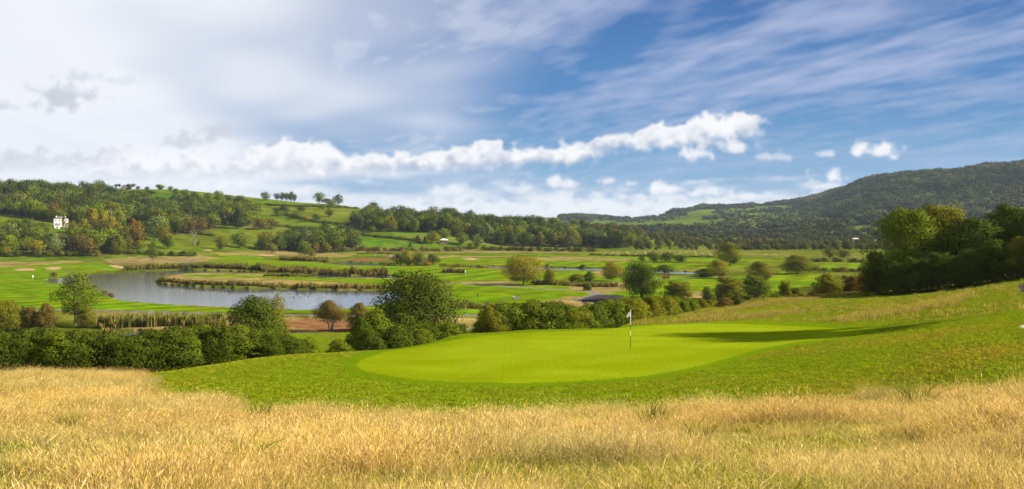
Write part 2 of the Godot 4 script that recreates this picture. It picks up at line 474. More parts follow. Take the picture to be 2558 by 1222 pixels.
	paint(Z.path, strip([[440, 661], [490, 647], [505, 646]], 3.4, f))
	paint(Z.path, strip([[1640, 696], [1700, 695], [1820, 690]], 3.0, f))
	paint(Z.path, strip([[1170, 828], [1210, 818], [1260, 812]], 3.6, f))
	paint(Z.tarmac, trace([[1448, 748], [1492, 736], [1560, 738], [1540, 753], [1455, 757]], f))
	var sand := [[[35, 674], [48, 671], [70, 670], [92, 673], [80, 676], [50, 677]], [[110, 672], [128, 667], [150, 667], [156, 671], [140, 674], [118, 674]], [[270, 662], [292, 663], [313, 668], [304, 672], [282, 668]], [[1152, 647], [1175, 644], [1200, 648], [1180, 650]], [[505, 625], [530, 623], [530, 627], [510, 627]], [[640, 637], [655, 636], [700, 640], [660, 640]]]
	for s in sand:
		var t := trace(s, f)
		paint(zone("sand_bunker", Color(0.52, 0.34, 0.20), "sand"), t)
	# --- water
	var water := [
		["lake", [[106, 704], [125, 694], [165, 690], [230, 683], [300, 680], [380, 676], [460, 673], [560, 674], [640, 678], [640, 682], [560, 680], [470, 682], [420, 687], [392, 694], [386, 701], [400, 706], [440, 710], [520, 714], [640, 718], [760, 721], [880, 723], [965, 724], [1010, 722], [1010, 745], [960, 758], [880, 769], [800, 773], [700, 772], [600, 768], [520, 764], [430, 760], [350, 754], [290, 748], [262, 736], [232, 722], [205, 714], [150, 708]]],
		["pond", [[690, 682], [760, 683], [860, 685], [985, 687], [1005, 690], [985, 694], [880, 693], [780, 692], [720, 689]]],
		["pond", [[800, 653], [860, 653], [950, 656], [958, 660], [930, 664], [860, 662], [815, 658]]],
		["pond", [[1095, 659], [1250, 664], [1440, 668], [1510, 669], [1512, 674], [1450, 675], [1330, 671], [1180, 667], [1095, 663]]],
		["pond", [[1560, 671], [1675, 675], [1745, 678], [1740, 684], [1676, 683], [1570, 676]]],
		["pond", [[296, 842], [318, 828], [345, 822], [378, 824], [368, 838], [330, 848]]],
	]
	for w in water:
		var t := trace(w[1], f)
		lakes.append([w[0], t])
		paint(Z.bed, t, -1.3)
	# --- hills: pale and yellow pastures, woodland floors
	var pale := zone("dry_pasture", Color(0.205, 0.262, 0.02))
	paint(pale, trace([[0, 545], [60, 552], [140, 572], [60, 585], [0, 580]], 500.0))
	paint(pale, trace([[430, 570], [545, 575], [700, 580], [720, 600], [600, 622], [440, 622], [420, 590]], 500.0, 2.0))
	paint(pale, trace([[640, 508], [900, 520], [880, 560], [740, 545], [640, 535]], 500.0, 2.0))
	var lush := zone("lush_pasture", Color(0.13, 0.275, 0.010))
	paint(lush, trace([[280, 488], [420, 486], [520, 500], [480, 510], [340, 512]], 500.0))
	paint(lush, trace([[900, 590], [1060, 605], [1050, 622], [890, 618]], 500.0))
	paint(lush, trace([[960, 572], [1100, 578], [1090, 590], [960, 585]], 500.0))
	for wd in wood_polys():
		paint(Z.wood, trace(wd, 500.0))
	# the farmed side of the far valley, then the fields among the far woods
	paint(Z.far, trace([[1380, 580], [1380, 552], [1600, 545], [1760, 524], [1985, 512], [1990, 530], [1900, 552], [1780, 570], [1640, 582]], 1400.0))
	for fp in far_fields():
		paint(Z.far, trace(fp, 900.0))

func wood_polys() -> Array:
	return [
		[[-300, 480], [0, 487], [120, 488], [262, 489], [300, 512], [380, 516], [530, 521], [552, 572], [430, 590], [330, 572], [240, 568], [160, 560], [0, 540], [-300, 540]],
		[[-300, 582], [0, 590], [120, 588], [200, 580], [300, 588], [345, 612], [330, 636], [250, 640], [0, 640], [-300, 645]],
		[[880, 566], [930, 545], [1100, 552], [1279, 574], [1420, 592], [1580, 606], [1575, 621], [1280, 617], [1180, 602], [1100, 583], [900, 578]],
		[[640, 618], [700, 608], [760, 598], [880, 602], [900, 624], [650, 628]],
		[[550, 564], [556, 532], [605, 526], [635, 545], [648, 570]],
	]

func far_fields() -> Array:
	return [
		[[1430, 558], [1530, 554], [1600, 560], [1560, 568], [1440, 568]],
		[[1580, 560], [1700, 548], [1790, 552], [1750, 566], [1620, 568]],
		[[1690, 535], [1760, 522], [1800, 524], [1740, 542]],
		[[1760, 562], [1850, 545], [1862, 552], [1810, 566]],
		[[2005, 556], [2060, 546], [2120, 548], [2125, 560], [2060, 566]],
		[[2110, 566], [2180, 562], [2200, 576], [2140, 580]],
		[[1880, 516], [1990, 512], [1985, 518], [1890, 522]],
		[[1920, 586], [2010, 582], [2020, 590], [1940, 594]],
		[[1590, 582], [1640, 586], [1630, 600], [1590, 596]],
		[[1420, 566], [1470, 566], [1470, 578], [1430, 578]],
	]

func make_terrain() -> void:
	var total := NA * ND
	var pos := PackedVector3Array(); pos.resize(total)
	for q in ND:
		for c in NA:
			var i := q * NA + c
			pos[i] = Vector3(sin(AZ[c]) * RR[q], H[i], -cos(AZ[c]) * RR[q])
	var nrm := PackedVector3Array(); nrm.resize(total)
	for q in ND:
		var qa := maxi(q - 1, 0) * NA
		var qb := mini(q + 1, ND - 1) * NA
		for c in NA:
			var i := q * NA + c
			var ca := c - 1 if c > 0 else 0
			var cb := c + 1 if c < NA - 1 else NA - 1
			var n := (pos[q * NA + cb] - pos[q * NA + ca]).cross(pos[qb + c] - pos[qa + c])
			nrm[i] = n.normalized()
	var col := PackedColorArray(); col.resize(total)
	var infos := zone_info
	var cover := []
	var cols := []
	for z in infos:
		cover.append(z[2])
		cols.append(z[1])
	for q in ND:
		var rr := RR[q]
		for c in NA:
			var i := q * NA + c
			var z := ZN[i]
			var p := pos[i]
			var k: Color = cols[z]
			var v := 1.0
			match cover[z]:
				"stripe":
					var ph := (p.x * 0.58 + p.z * 0.8) * 0.57
					var am := 0.20
					if p.x > -60.0:
						ph = (p.x * 0.92 + p.z * 0.38) * 0.42
						am = 0.15 if rr > 380.0 and rr < 570.0 else 0.06
					v = 1.0 + am * clampf(sin(ph) * 2.2, -1.0, 1.0) + 0.3 * n_mid.get_noise_2d(p.x, p.z)
					k = k.lerp(Color(0.19, 0.235, 0.008), clampf(0.4 + 1.2 * n_mid.get_noise_2d(p.x * 1.7 + 70.0, p.z * 1.7), 0.0, 0.9))
				"green":
					v = 1.0 + 0.20 * n_mid.get_noise_2d(p.x * 2.6, p.z * 2.6) + 0.16 * n_fine.get_noise_2d(p.x * 2.0, p.z * 2.0)
				"apron":
					var n := n_mid.get_noise_2d(p.x * 3.0, p.z * 3.0) + 0.5 * n_fine.get_noise_2d(p.x * 10.0, p.z * 10.0)
					k = k.lerp(Color(0.24, 0.20, 0.03), clampf(n * 1.1 - 0.04, 0.0, 0.6))
					v = 1.0 + 0.25 * n_fine.get_noise_2d(p.x * 8.0 + 50.0, p.z * 8.0)
				"rough":
					v = 1.0 + 0.3 * n_fine.get_noise_2d(p.x * 8.0, p.z * 8.0)
				"hard", "sand":
					v = 1.0 + 0.15 * n_fine.get_noise_2d(p.x * 3.0, p.z * 3.0)
				_:
					var sc := 1.0 if rr < 700.0 else 0.4
					var n := n_mid.get_noise_2d(p.x * sc, p.z * sc)
					v = 1.0 + 0.45 * n + 0.3 * n_fine.get_noise_2d(p.x * sc, p.z * sc)
					k = k.lerp(Color(0.26, 0.22, 0.06), clampf(n * 0.8, 0.0, 0.5))
			col[i] = Color(k.r * v, k.g * v, k.b * v)
	# cells by zone
	var cells := []
	for z in infos: cells.append(PackedInt32Array())
	for q in ND - 1:
		for c in NA - 1:
			var i := q * NA + c
			cells[ZN[i]].append(i)
	var t1 := noise_tex(11, 0.02, 0.55, 1.0)
	var t1b := noise_tex(14, 0.03, 0.68, 1.0)
	var t2 := noise_tex(12, 0.008, 0.70, 1.0)
	var t3 := noise_tex(13, 0.04, 0.80, 1.0)
	var cov := {
		"grass": ground_mat("pasture_turf", t1, 9.0, 0.0, t2, 67.0),
		"stripe": ground_mat("fairway_turf", t3, 7.0, 0.0, t2, 41.0),
		"green": ground_mat("green_turf", t1b, 1.1, 0.3, t3, 5.3),
		"apron": ground_mat("apron_turf", t1b, 0.8, 1.5, t2, 5.0),
		"rough": ground_mat("rough_turf", t1, 0.7, 4.0, t2, 3.0),
		"hard": ground_mat("hard_ground", t1, 3.0, 0.0, t2, 23.0),
		"sand": ground_mat("bunker_sand", t3, 2.0, 0.0, t2, 13.0),
	}
	var remap := PackedInt32Array()
	remap.resize(total)
	for z in infos.size():
		var list: PackedInt32Array = cells[z]
		if list.is_empty(): continue
		remap.fill(-1)
		var vp := PackedVector3Array()
		var vn := PackedVector3Array()
		var vc := PackedColorArray()
		var ix := PackedInt32Array()
		ix.resize(list.size() * 6)
		var o := 0
		var corner := [0, 1, NA, NA + 1]
		var local := PackedInt32Array([0, 0, 0, 0])
		for i in list:
			for j in 4:
				var g: int = i + corner[j]
				if remap[g] < 0:
					remap[g] = vp.size()
					vp.append(pos[g]); vn.append(nrm[g]); vc.append(col[g])
				local[j] = remap[g]
			ix[o] = local[0]; ix[o + 1] = local[2]; ix[o + 2] = local[1]
			ix[o + 3] = local[1]; ix[o + 4] = local[2]; ix[o + 5] = local[3]
			o += 6
		var arr := []
		arr.resize(Mesh.ARRAY_MAX)
		arr[Mesh.ARRAY_VERTEX] = vp
		arr[Mesh.ARRAY_NORMAL] = vn
		arr[Mesh.ARRAY_COLOR] = vc
		arr[Mesh.ARRAY_INDEX] = ix
		var me := ArrayMesh.new()
		me.add_surface_from_arrays(Mesh.PRIMITIVE_TRIANGLES, arr)
		tag(single(infos[z][0], me, cov[infos[z][2]]), "", "", "", "structure")
	# a patch under the lens closes the grid
	var st := SurfaceTool.new()
	st.begin(Mesh.PRIMITIVE_TRIANGLES)
	st.set_color(Color(0.22, 0.18, 0.045))
	st.set_normal(Vector3.UP)
	for c in NA - 1:
		st.add_vertex(Vector3(0, H[0], 0))
		st.add_vertex(pos[c]); st.add_vertex(pos[c + 1])
	tag(single("tall_rough_ground", st.commit(), cov.rough), "", "", "", "structure")

func make_water() -> void:
	var m := StandardMaterial3D.new()
	m.resource_name = "pond_water"
	m.albedo_color = lin(0.05, 0.06, 0.068)
	m.roughness = 0.05
	m.metallic_specular = 0.7
	m.heightmap_enabled = true
	m.heightmap_texture = noise_tex(31, 0.03, 0.0, 1.0, 512, 4)
	m.heightmap_scale = 1.0
	m.uv1_triplanar = true
	m.uv1_world_triplanar = true
	m.uv1_scale = Vector3.ONE / 11.0
	for l in lakes:
		var grown: Array = Geometry2D.offset_polygon(l[1], 2.2)
		var poly: PackedVector2Array = grown[0]
		var tri := Geometry2D.triangulate_polygon(poly)
		var st := SurfaceTool.new()
		st.begin(Mesh.PRIMITIVE_TRIANGLES)
		for k in range(0, tri.size(), 3):
			var a := poly[tri[k]]
			var b := poly[tri[k + 1]]
			var c := poly[tri[k + 2]]
			if (b - a).cross(c - a) < 0.0:
				var s := b; b = c; c = s
			for q in [a, b, c]:
				st.set_normal(Vector3.UP)
				st.add_vertex(Vector3(q.x, -0.22, q.y))
		tag(single(l[0] + "_water", st.commit(), m), "", "", "", "structure")

# ------------------------------------------------------------------ plants
func rand_dir() -> Vector3:
	var y := rng.randf_range(-1.0, 1.0)
	var a := rng.randf() * TAU
	var s := sqrt(1.0 - y * y)
	return Vector3(s * cos(a), y, s * sin(a))

func env_at(env: Array, t: float) -> float:
	var x := clampf(t, 0.0, 1.0) * (env.size() - 1)
	var k := mini(int(x), env.size() - 2)
	return lerpf(env[k], env[k + 1], x - k)

# a crown of leaf sprays: lobes spread through an envelope of revolution; height 1, widest radius 0.5
func crown_mesh(seed_: int, env: Array, y0: float, lobes: int, per: int, lobe_r: float, leaf: float, second := Color(1.5, 1.1, 0.6), second_share := 0.08) -> ArrayMesh:
	rng.seed = seed_
	var vp := PackedVector3Array()
	var vn := PackedVector3Array()
	var vc := PackedColorArray()
	var ix := PackedInt32Array()
	var mid_ := Vector3(0, y0 + (1.0 - y0) * 0.42, 0)
	var lop := Vector3(rng.randf_range(-0.05, 0.05), 0, rng.randf_range(-0.05, 0.05))
	for l in lobes:
		var t := (l + rng.randf()) / lobes
		var R := env_at(env, t) * 0.5
		var a := rng.randf() * TAU
		var lr := lobe_r * rng.randf_range(0.7, 1.35) * (0.45 + R)
		var rr := maxf(R - lr * 0.55, 0.0) * pow(rng.randf(), 0.42)
		var c := Vector3(cos(a) * rr, lerpf(y0 + lr * 0.5, 1.0 - lr * 0.6, t), sin(a) * rr) + lop * t
		var tint := second if rng.randf() < second_share else Color.WHITE      # some sprays have turned
		for j in per:
			var d := rand_dir()
			d.y = d.y * 0.85 + 0.18
			d = d.normalized()
			var p := c + d * Vector3(1.0, 0.78, 1.0) * lr * (0.55 + 0.55 * pow(rng.randf(), 0.6))
			if p.y < y0 * 0.6: continue
			var n := (d + rand_dir() * 0.75 + Vector3(0, 0.2, 0)).normalized()
			var u := n.cross(rand_dir()).normalized()
			var v := n.cross(u)
			var s := leaf * rng.randf_range(0.55, 1.3)
			var b := vp.size()
			vp.append(p + u * s); vp.append(p - v * s * 0.6); vp.append(p - u * s); vp.append(p + v * s * 0.6)
			var sn := (n * 0.45 + d * 0.3 + (p - mid_).normalized() * 0.5).normalized()
			var k := Color(tint.r * rng.randf_range(0.78, 1.25), tint.g * rng.randf_range(0.9, 1.12), tint.b)      # greener and yellower leaves mixed at random
			for q in 4:
				vn.append(sn); vc.append(k)
			ix.append_array(PackedInt32Array([b, b + 1, b + 2, b, b + 2, b + 3]))
	return arrays(vp, vn, vc, ix)

func arrays(vp: PackedVector3Array, vn: PackedVector3Array, vc: PackedColorArray, ix: PackedInt32Array) -> ArrayMesh:
	var arr := []
	arr.resize(Mesh.ARRAY_MAX)
	arr[Mesh.ARRAY_VERTEX] = vp
	arr[Mesh.ARRAY_NORMAL] = vn
	if vc.size(): arr[Mesh.ARRAY_COLOR] = vc
	arr[Mesh.ARRAY_INDEX] = ix
	var me := ArrayMesh.new()
	me.add_surface_from_arrays(Mesh.PRIMITIVE_TRIANGLES, arr)
	return me

func tube(st: SurfaceTool, a: Vector3, b: Vector3, ra: float, rb: float, n := 6) -> void:
	var d := (b - a).normalized()
	var u := d.cross(Vector3(0.31, 0.17, 0.93)).normalized()
	var v := d.cross(u)
	for i in n:
		var a0 := TAU * i / n
		var a1 := TAU * (i + 1) / n
		var d0 := u * cos(a0) + v * sin(a0)
		var d1 := u * cos(a1) + v * sin(a1)
		for q in [[a + d0 * ra, d0], [b + d0 * rb, d0], [b + d1 * rb, d1], [a + d0 * ra, d0], [b + d1 * rb, d1], [a + d1 * ra, d1]]:
			st.set_normal(q[1])
			st.add_vertex(q[0])

# trunk and limbs of a tree of height 1, width 1
func trunk_mesh(seed_: int, top := 0.7, radius := 0.028, limbs := 7, stems := 1, spread := 0.3) -> ArrayMesh:
	rng.seed = seed_
	var st := SurfaceTool.new()
	st.begin(Mesh.PRIMITIVE_TRIANGLES)
	for s in stems:
		var a := TAU * s / stems + rng.randf()
		var off := Vector3(cos(a), 0, sin(a)) * (0.03 if stems > 1 else 0.0)
		var p := off + Vector3(0, -0.04, 0)
		var lean := off * 3.0 + Vector3(rng.randf_range(-0.05, 0.05), 0, rng.randf_range(-0.05, 0.05))
		var segs := 5
		var r0 := radius / sqrt(float(stems))
		for k in segs:
			var t1 := float(k + 1) / segs
			var q := off + lean * t1 + Vector3(rng.randf_range(-0.012, 0.012), top * t1, rng.randf_range(-0.012, 0.012))
			tube(st, p, q, r0 * (1.0 - 0.75 * float(k) / segs), r0 * (1.0 - 0.75 * t1), 7)
			if k >= 1:
				for l in maxi(1, limbs / segs + 1):
					var b := rng.randf() * TAU
					var e := q + Vector3(cos(b) * spread * rng.randf_range(0.5, 1.0), rng.randf_range(0.08, 0.22), sin(b) * spread * rng.randf_range(0.5, 1.0))
					var m := q.lerp(e, 0.5) + Vector3(0, 0.03, 0)
					tube(st, q, m, r0 * 0.45, r0 * 0.28, 5)
					tube(st, m, e, r0 * 0.28, r0 * 0.08, 4)
			p = q
	return st.commit()

var kinds := {}
var bark: StandardMaterial3D
var tints := {}

func make_kinds() -> void:
	bark = flat("grey_brown_bark", 0.11, 0.085, 0.06, 0.9)
	tints = {
		"mid": leaf_mat("mid_green_leaves", 0.094, 0.120, 0.009), "dark": leaf_mat("dark_green_leaves", 0.056, 0.075, 0.008), "olive": leaf_mat("olive_leaves", 0.128, 0.124, 0.010),
		"yellow": leaf_mat("yellowing_leaves", 0.20, 0.172, 0.012), "rust": leaf_mat("rust_leaves", 0.22, 0.090, 0.013), "bright": leaf_mat("bright_green_leaves", 0.125, 0.155, 0.009),
		"brown": leaf_mat("brown_leaves", 0.115, 0.082, 0.017), "purple": leaf_mat("copper_leaves", 0.070, 0.034, 0.020), "grey": leaf_mat("grey_green_leaves", 0.12, 0.145, 0.040),
		"conifer": leaf_mat("conifer_needles", 0.042, 0.056, 0.013, 0.1),
	}
	var round_ := [0.4, 0.78, 0.96, 1.0, 0.97, 0.86, 0.6]
	var oak := [0.6, 0.95, 1.0, 1.0, 0.96, 0.86, 0.6]
	var tall := [0.4, 0.8, 1.0, 0.95, 0.85, 0.6, 0.25]
	var cone := [0.9, 1.0, 0.85, 0.65, 0.45, 0.25, 0.06]
	var bush := [0.8, 1.0, 1.0, 0.92, 0.75, 0.5]
	var umb := [0.1, 0.25, 0.5, 0.9, 1.0, 0.85, 0.4]
	# near: fine leaf sprays
	kinds.oak = [crown_mesh(101, oak, 0.14, 74, 250, 0.20, 0.0135), crown_mesh(102, oak, 0.12, 70, 250, 0.21, 0.0135), trunk_mesh(103, 0.6, 0.04, 9)]
	kinds.big = [crown_mesh(111, [0.7, 0.95, 1.0, 0.95, 0.85, 0.68, 0.4], 0.05, 90, 220, 0.18, 0.013), crown_mesh(112, [0.8, 1.0, 0.98, 0.9, 0.85, 0.7, 0.45], 0.04, 90, 220, 0.18, 0.013), trunk_mesh(113, 0.7, 0.03, 9)]
	kinds.shrub = [crown_mesh(121, bush, 0.0, 84, 120, 0.19, 0.020, Color(1.6, 1.2, 0.6), 0.12), crown_mesh(122, [0.75, 1.0, 0.95, 0.9, 0.7, 0.55, 0.25], 0.0, 84, 120, 0.19, 0.020, Color(1.6, 1.2, 0.6), 0.12), crown_mesh(123, [0.9, 1.0, 0.9, 0.85, 0.7, 0.6], 0.0, 84, 120, 0.18, 0.020, Color(1.6, 1.2, 0.6), 0.12), trunk_mesh(124, 0.5, 0.02, 8, 3, 0.3)]
	kinds.willow = [crown_mesh(131, tall, 0.1, 64, 180, 0.19, 0.0145), crown_mesh(132, round_, 0.1, 62, 180, 0.19, 0.0145), trunk_mesh(133, 0.75, 0.025, 9)]
	kinds.thorn = [crown_mesh(141, [0.6, 1.0, 1.0, 0.85, 0.6, 0.35], 0.34, 46, 210, 0.22, 0.016, Color(2.2, 0.7, 0.4), 0.3), trunk_mesh(142, 0.62, 0.035, 9, 3, 0.3)]
	kinds.high = [crown_mesh(161, [0.5, 0.9, 1.0, 0.95, 0.8, 0.5], 0.68, 40, 90, 0.16, 0.020), trunk_mesh(162, 0.85, 0.018, 8, 1, 0.25)]
	kinds.open = [crown_mesh(151, tall, 0.2, 44, 150, 0.17, 0.0145), trunk_mesh(152, 0.9, 0.022, 12, 2, 0.28)]
	# middle distance
	kinds.mid = []
	for k in 5: kinds.mid.append(crown_mesh(201 + k, round_ if k % 2 else oak, 0.1, 26, 54, 0.29, 0.038))
	kinds.mid.append(trunk_mesh(210, 0.55, 0.03, 5))
	kinds.poplar = [crown_mesh(221, tall, 0.04, 44, 46, 0.2, 0.032), crown_mesh(222, tall, 0.04, 44, 46, 0.2, 0.032), trunk_mesh(223, 0.7, 0.02, 4)]
	kinds.cone = [crown_mesh(231, cone, 0.06, 34, 42, 0.2, 0.036), crown_mesh(232, cone, 0.06, 34, 42, 0.2, 0.036), trunk_mesh(233, 0.9, 0.02, 0)]
	kinds.low = [crown_mesh(241, bush, 0.0, 18, 50, 0.34, 0.05), crown_mesh(242, bush, 0.0, 18, 50, 0.34, 0.05), trunk_mesh(243, 0.4, 0.02, 3, 2)]
	kinds.umbrella = [crown_mesh(251, umb, 0.45, 24, 44, 0.24, 0.036), trunk_mesh(252, 0.7, 0.02, 6)]
	# far
	kinds.far = []
	for k in 3: kinds.far.append(crown_mesh(301 + k, round_, 0.05, 9, 13, 0.5, 0.13))
	kinds.far.append(trunk_mesh(310, 0.4, 0.03, 0))

# a plant of that kind: crown width and height in metres
func plant(called: String, kind: String, tint: String, at: Vector3, w: float, h: float, label: String, category: String, group := "", variant := -1) -> Node3D:
	var set_: Array = kinds[kind]
	var o := base(called, at, rng.randf() * TAU)
	o.scale = Vector3(w, h, w)
	var v := variant if variant >= 0 else rng.randi() % (set_.size() - 1)
	part("crown", set_[v % (set_.size() - 1)], tints[tint], o)
	var t := part("trunk", set_[-1], bark, o)
	if w > h * 1.3: t.scale = Vector3(h / w, 1, h / w)
	tag(o, label, category, group)
	return o

# where a thing at photo column px stands at distance r
func at_r(px: float, r: float) -> Vector3:
	return on_ground(az_of(px), r)

# height that reaches photo row py at column px and distance r
func reach(px: float, py: float, r: float) -> float:
	return EYE + r * slope_of(px, py) - at_r(px, r).y

# a plant placed by the photo: centre column, distance, top row, width in photo pixels
func photo_plant(called: String, kind: String, tint: String, px: float, r: float, top: float, wpx: float, label: String, category: String, group := "", variant := -1) -> Node3D:
	var p := at_r(px, r)
	return plant(called, kind, tint, p, wpx / FX * p.z * p.z / r * 1.08, maxf(reach(px, top, r), 0.5), label, category, group, variant)

# the same, from the photo row of its foot on the valley or the hill
func foot_plant(called: String, kind: String, tint: String, px: float, foot: float, top: float, wpx: float, label: String, category: String, group := "", r_from := 200.0) -> Node3D:
	var p := hit(px, foot, r_from, 99999.0 if r_from < 500.0 else 1480.0)
	var r := Vector2(p.x, p.z).length()
	return plant(called, kind, tint, p, wpx / FX * p.z * p.z / r * 1.08, maxf(reach(px, top, r), 0.5), label, category, group)

func scatter(called: String, mesh: Mesh, mat: Material, list: Array, label: String, category: String) -> void:     # list: [Transform3D, Color]
	if list.is_empty(): return
	var mm := MultiMesh.new()
	mm.transform_format = MultiMesh.TRANSFORM_3D
	mm.use_colors = true
	mm.mesh = mesh
	mm.instance_count = list.size()
	for i in list.size():
		mm.set_instance_transform(i, list[i][0])
		mm.set_instance_color(i, list[i][1])
	var o := MultiMeshInstance3D.new()
	o.name = numbered(called)
	o.multimesh = mm
	o.material_override = mat
	add_child(o)
	tag(o, label, category, "", "stuff")

# ------------------------------------------------------------------ scene
func _ready() -> void:
	make_camera_and_light()
	n_fine = noise(1, 0.09, 3)
	n_mid = noise(2, 0.018, 4)
	n_big = noise(3, 0.012, 3)
	make_heights()
	make_zones()
	make_terrain()
	make_water()
	make_kinds()
	rng.seed = 77
	near_plants()
	valley_plants()
	hill_plants()
	far_woods()
	reeds()
	tall_grass()
	mown_grass()
	tussocks()
	flagstick()
	buildings()
	creatures()
	vehicles()

func make_camera_and_light() -> void:
	cam_basis = Basis(Vector3.RIGHT, -atan(PITCH))
	var cam := Camera3D.new()
	cam.name = "camera"
	add_child(cam)
	cam.transform = Transform3D(cam_basis, Vector3(0, EYE, 0))
	cam.keep_aspect = Camera3D.KEEP_WIDTH
	cam.fov = rad_to_deg(2.0 * atan(1279.0 / FX))
	cam.near = 0.1
	cam.far = 9000.0
	cam.current = true
	var e := Environment.new()
	e.background_mode = Environment.BG_SKY
	e.tonemap_mode = Environment.TONE_MAPPER_LINEAR
	e.tonemap_exposure = EXPO
	e.sdfgi_enabled = true
	e.ssao_enabled = true
	e.ssil_enabled = true
	e.fog_enabled = true
	e.fog_density = 0.000038
	e.fog_light_color = Color(0.78, 0.87, 1.0)
	var sky := Sky.new()
	var pm := PanoramaSkyMaterial.new()
	pm.panorama = ImageTexture.create_from_image(sky_image())
	sky.sky_material = pm
	e.sky = sky
	var we := WorldEnvironment.new()
	we.name = "environment"
	we.environment = e
	add_child(we)
	var sun := DirectionalLight3D.new()
	sun.name = "sun"
	sun.light_energy = 1.6
	sun.light_angular_distance = 0.5
	sun.light_color = Color(1.0, 0.95, 0.86)
	sun.shadow_enabled = true
	add_child(sun)
	var el := deg_to_rad(33.0)
	var az := deg_to_rad(SUN_AZ)         # clockwise from the way the lens looks: the sun stands to the right
	var to_sun := Vector3(sin(az) * cos(el), sin(el), -cos(az) * cos(el))
	sun.look_at_from_position(to_sun * 100.0, Vector3.ZERO, Vector3.UP)

func s2l(r: float, g: float, b: float) -> Vector3:
	var c := Color(r / 255.0, g / 255.0, b / 255.0).srgb_to_linear()
	return Vector3(c.r, c.g, c.b) / EXPO

var sk_a: FastNoiseLite
var sk_b: FastNoiseLite
var sk_c: FastNoiseLite
var sk_d: FastNoiseLite
var banks := []
var puffs := []

func line_at(l: Array, x: float) -> float:
	if x <= l[0][0]: return l[0][1]
	for k in range(1, l.size()):
		if x <= l[k][0]:
			var t: float = (x - float(l[k - 1][0])) / (float(l[k][0]) - float(l[k - 1][0]))
			return lerpf(l[k - 1][1], l[k][1], t)
	return l[-1][1]

func over(c: Vector3, d: Vector3, a: float) -> Vector3:
	return c.lerp(d, clampf(a, 0.0, 1.0))

func sky_colour(az: float, el: float) -> Vector3:
	var deg := rad_to_deg(el)
	# clear air
	var c := over(s2l(160, 190, 212), s2l(112, 165, 205), smoothstep(0.0, 4.0, deg))
	c = over(c, s2l(76, 134, 193), smoothstep(3.0, 9.0, deg))
	c = over(c, s2l(50, 102, 170), smoothstep(8.0, 16.0, deg))
	c = over(c, s2l(44, 88, 150), smoothstep(20.0, 70.0, deg))
	# high thin cloud on a flat layer; its streaks run away towards az -12 degrees
	var k := 1.0 / (sin(el) + 0.035)
	var hx := sin(az) * cos(el) * k
	var hz := cos(az) * cos(el) * k
	var ca := cos(-0.33)
	var sa := sin(-0.33)
	var along := hx * sa + hz * ca
	var across := hx * ca - hz * sa
	var warp := sk_a.get_noise_2d(along * 0.35, across * 0.9) * 0.35
	var streak := sk_b.get_noise_2d(along * 0.42 + warp, across * 1.5 + warp * 1.3)
	var wisps := sk_c.get_noise_2d(along * 1.9 + 40.0, across * 4.2 + warp * 3.0)
	var left := smoothstep(0.10, -0.38, az + 0.24 * sk_a.get_noise_2d(along * 0.4 + 9.0, across * 0.7)) if absf(az) < 1.2 else (1.0 if az < 0.0 else 0.0)
	if absf(az) >= 1.2:
		left = smoothstep(-0.5, 0.5, -sin(az) + 0.3 * streak)
	var cover := left * (0.98 + 0.10 * streak)
	cover = maxf(cover, clampf(0.30 + 0.70 * streak + 0.40 * wisps, 0.02, 0.75))
	cover *= lerpf(0.5 + 0.5 * smoothstep(2.0, 9.0, deg), 1.0, left)
	c = over(c, over(s2l(182, 194, 224), s2l(242, 244, 250), left), cover)
	# in photo terms
	var px := 1279.0 + FX * tan(clampf(az, -1.3, 1.3))
	var py := 560.0 - FX * tan(el) / cos(clampf(az, -1.3, 1.3))
	# low white haze of distant cloud
	var low := sk_d.get_noise_2d(px * 0.006, py * 0.03)
	var lumps := sk_c.get_noise_2d(px * 0.012, py * 0.03)
	var hz_a := smoothstep(448.0, 530.0, py + 70.0 * low + 26.0 * lumps)
	c = over(c, s2l(226, 232, 240), 0.85 * hz_a * (1.0 if az < 0.34 else 0.6))
	# heaped cloud: banks with a lumpy top and a soft base
	var n1 := sk_d.get_noise_2d(px * 0.012, py * 0.016)
	var n2 := sk_c.get_noise_2d(px * 0.022, py * 0.024)
	for b in banks:
		var x0: float = b[0][0][0]
		var x1: float = b[0][-1][0]
		if px < x0 - 40.0 or px > x1 + 40.0: continue
		var top: float = line_at(b[0], px) + 24.0 * n1 + 24.0 * n2 * float(b[3])
		var bot: float = line_at(b[1], px) - 8.0 + 18.0 * n1
		if py < top - 25.0 or py > bot + 40.0: continue
		var side := smoothstep(x0 - 30.0, x0 + 25.0, px + 30.0 * n2) * smoothstep(x1 + 25.0, x1 - 20.0, px + 30.0 * n2)
		var al := smoothstep(-5.0, 20.0 * float(b[3]), py - top) * smoothstep(26.0, -10.0, py - bot - 16.0 * n2) * side * float(b[2])
		var deep := clampf((py - top) / maxf(bot - top, 20.0), 0.0, 1.2)
		var sh := clampf(1.10 - 0.62 * deep * deep + 0.55 * n2 + 0.40 * n1, 0.0, 1.0)
		c = over(c, over(b[4], b[5], sh), al)
	for p in puffs:
		var u: float = (px - float(p[0])) / float(p[2])
		var w: float = (py - float(p[1])) / float(p[3])
		if absf(u) > 1.9 or absf(w) > 1.9: continue
		var q := sqrt(u * u + w * w * (0.8 if w < 0.0 else 1.7)) - 0.75 * n2 - 0.55 * n1
		var al := smoothstep(1.10, 0.15, q) * float(p[4])
		c = over(c, over(p[5], p[6], clampf(0.8 - 0.35 * w + 0.5 * n2, 0.0, 1.0)), al)
	return c

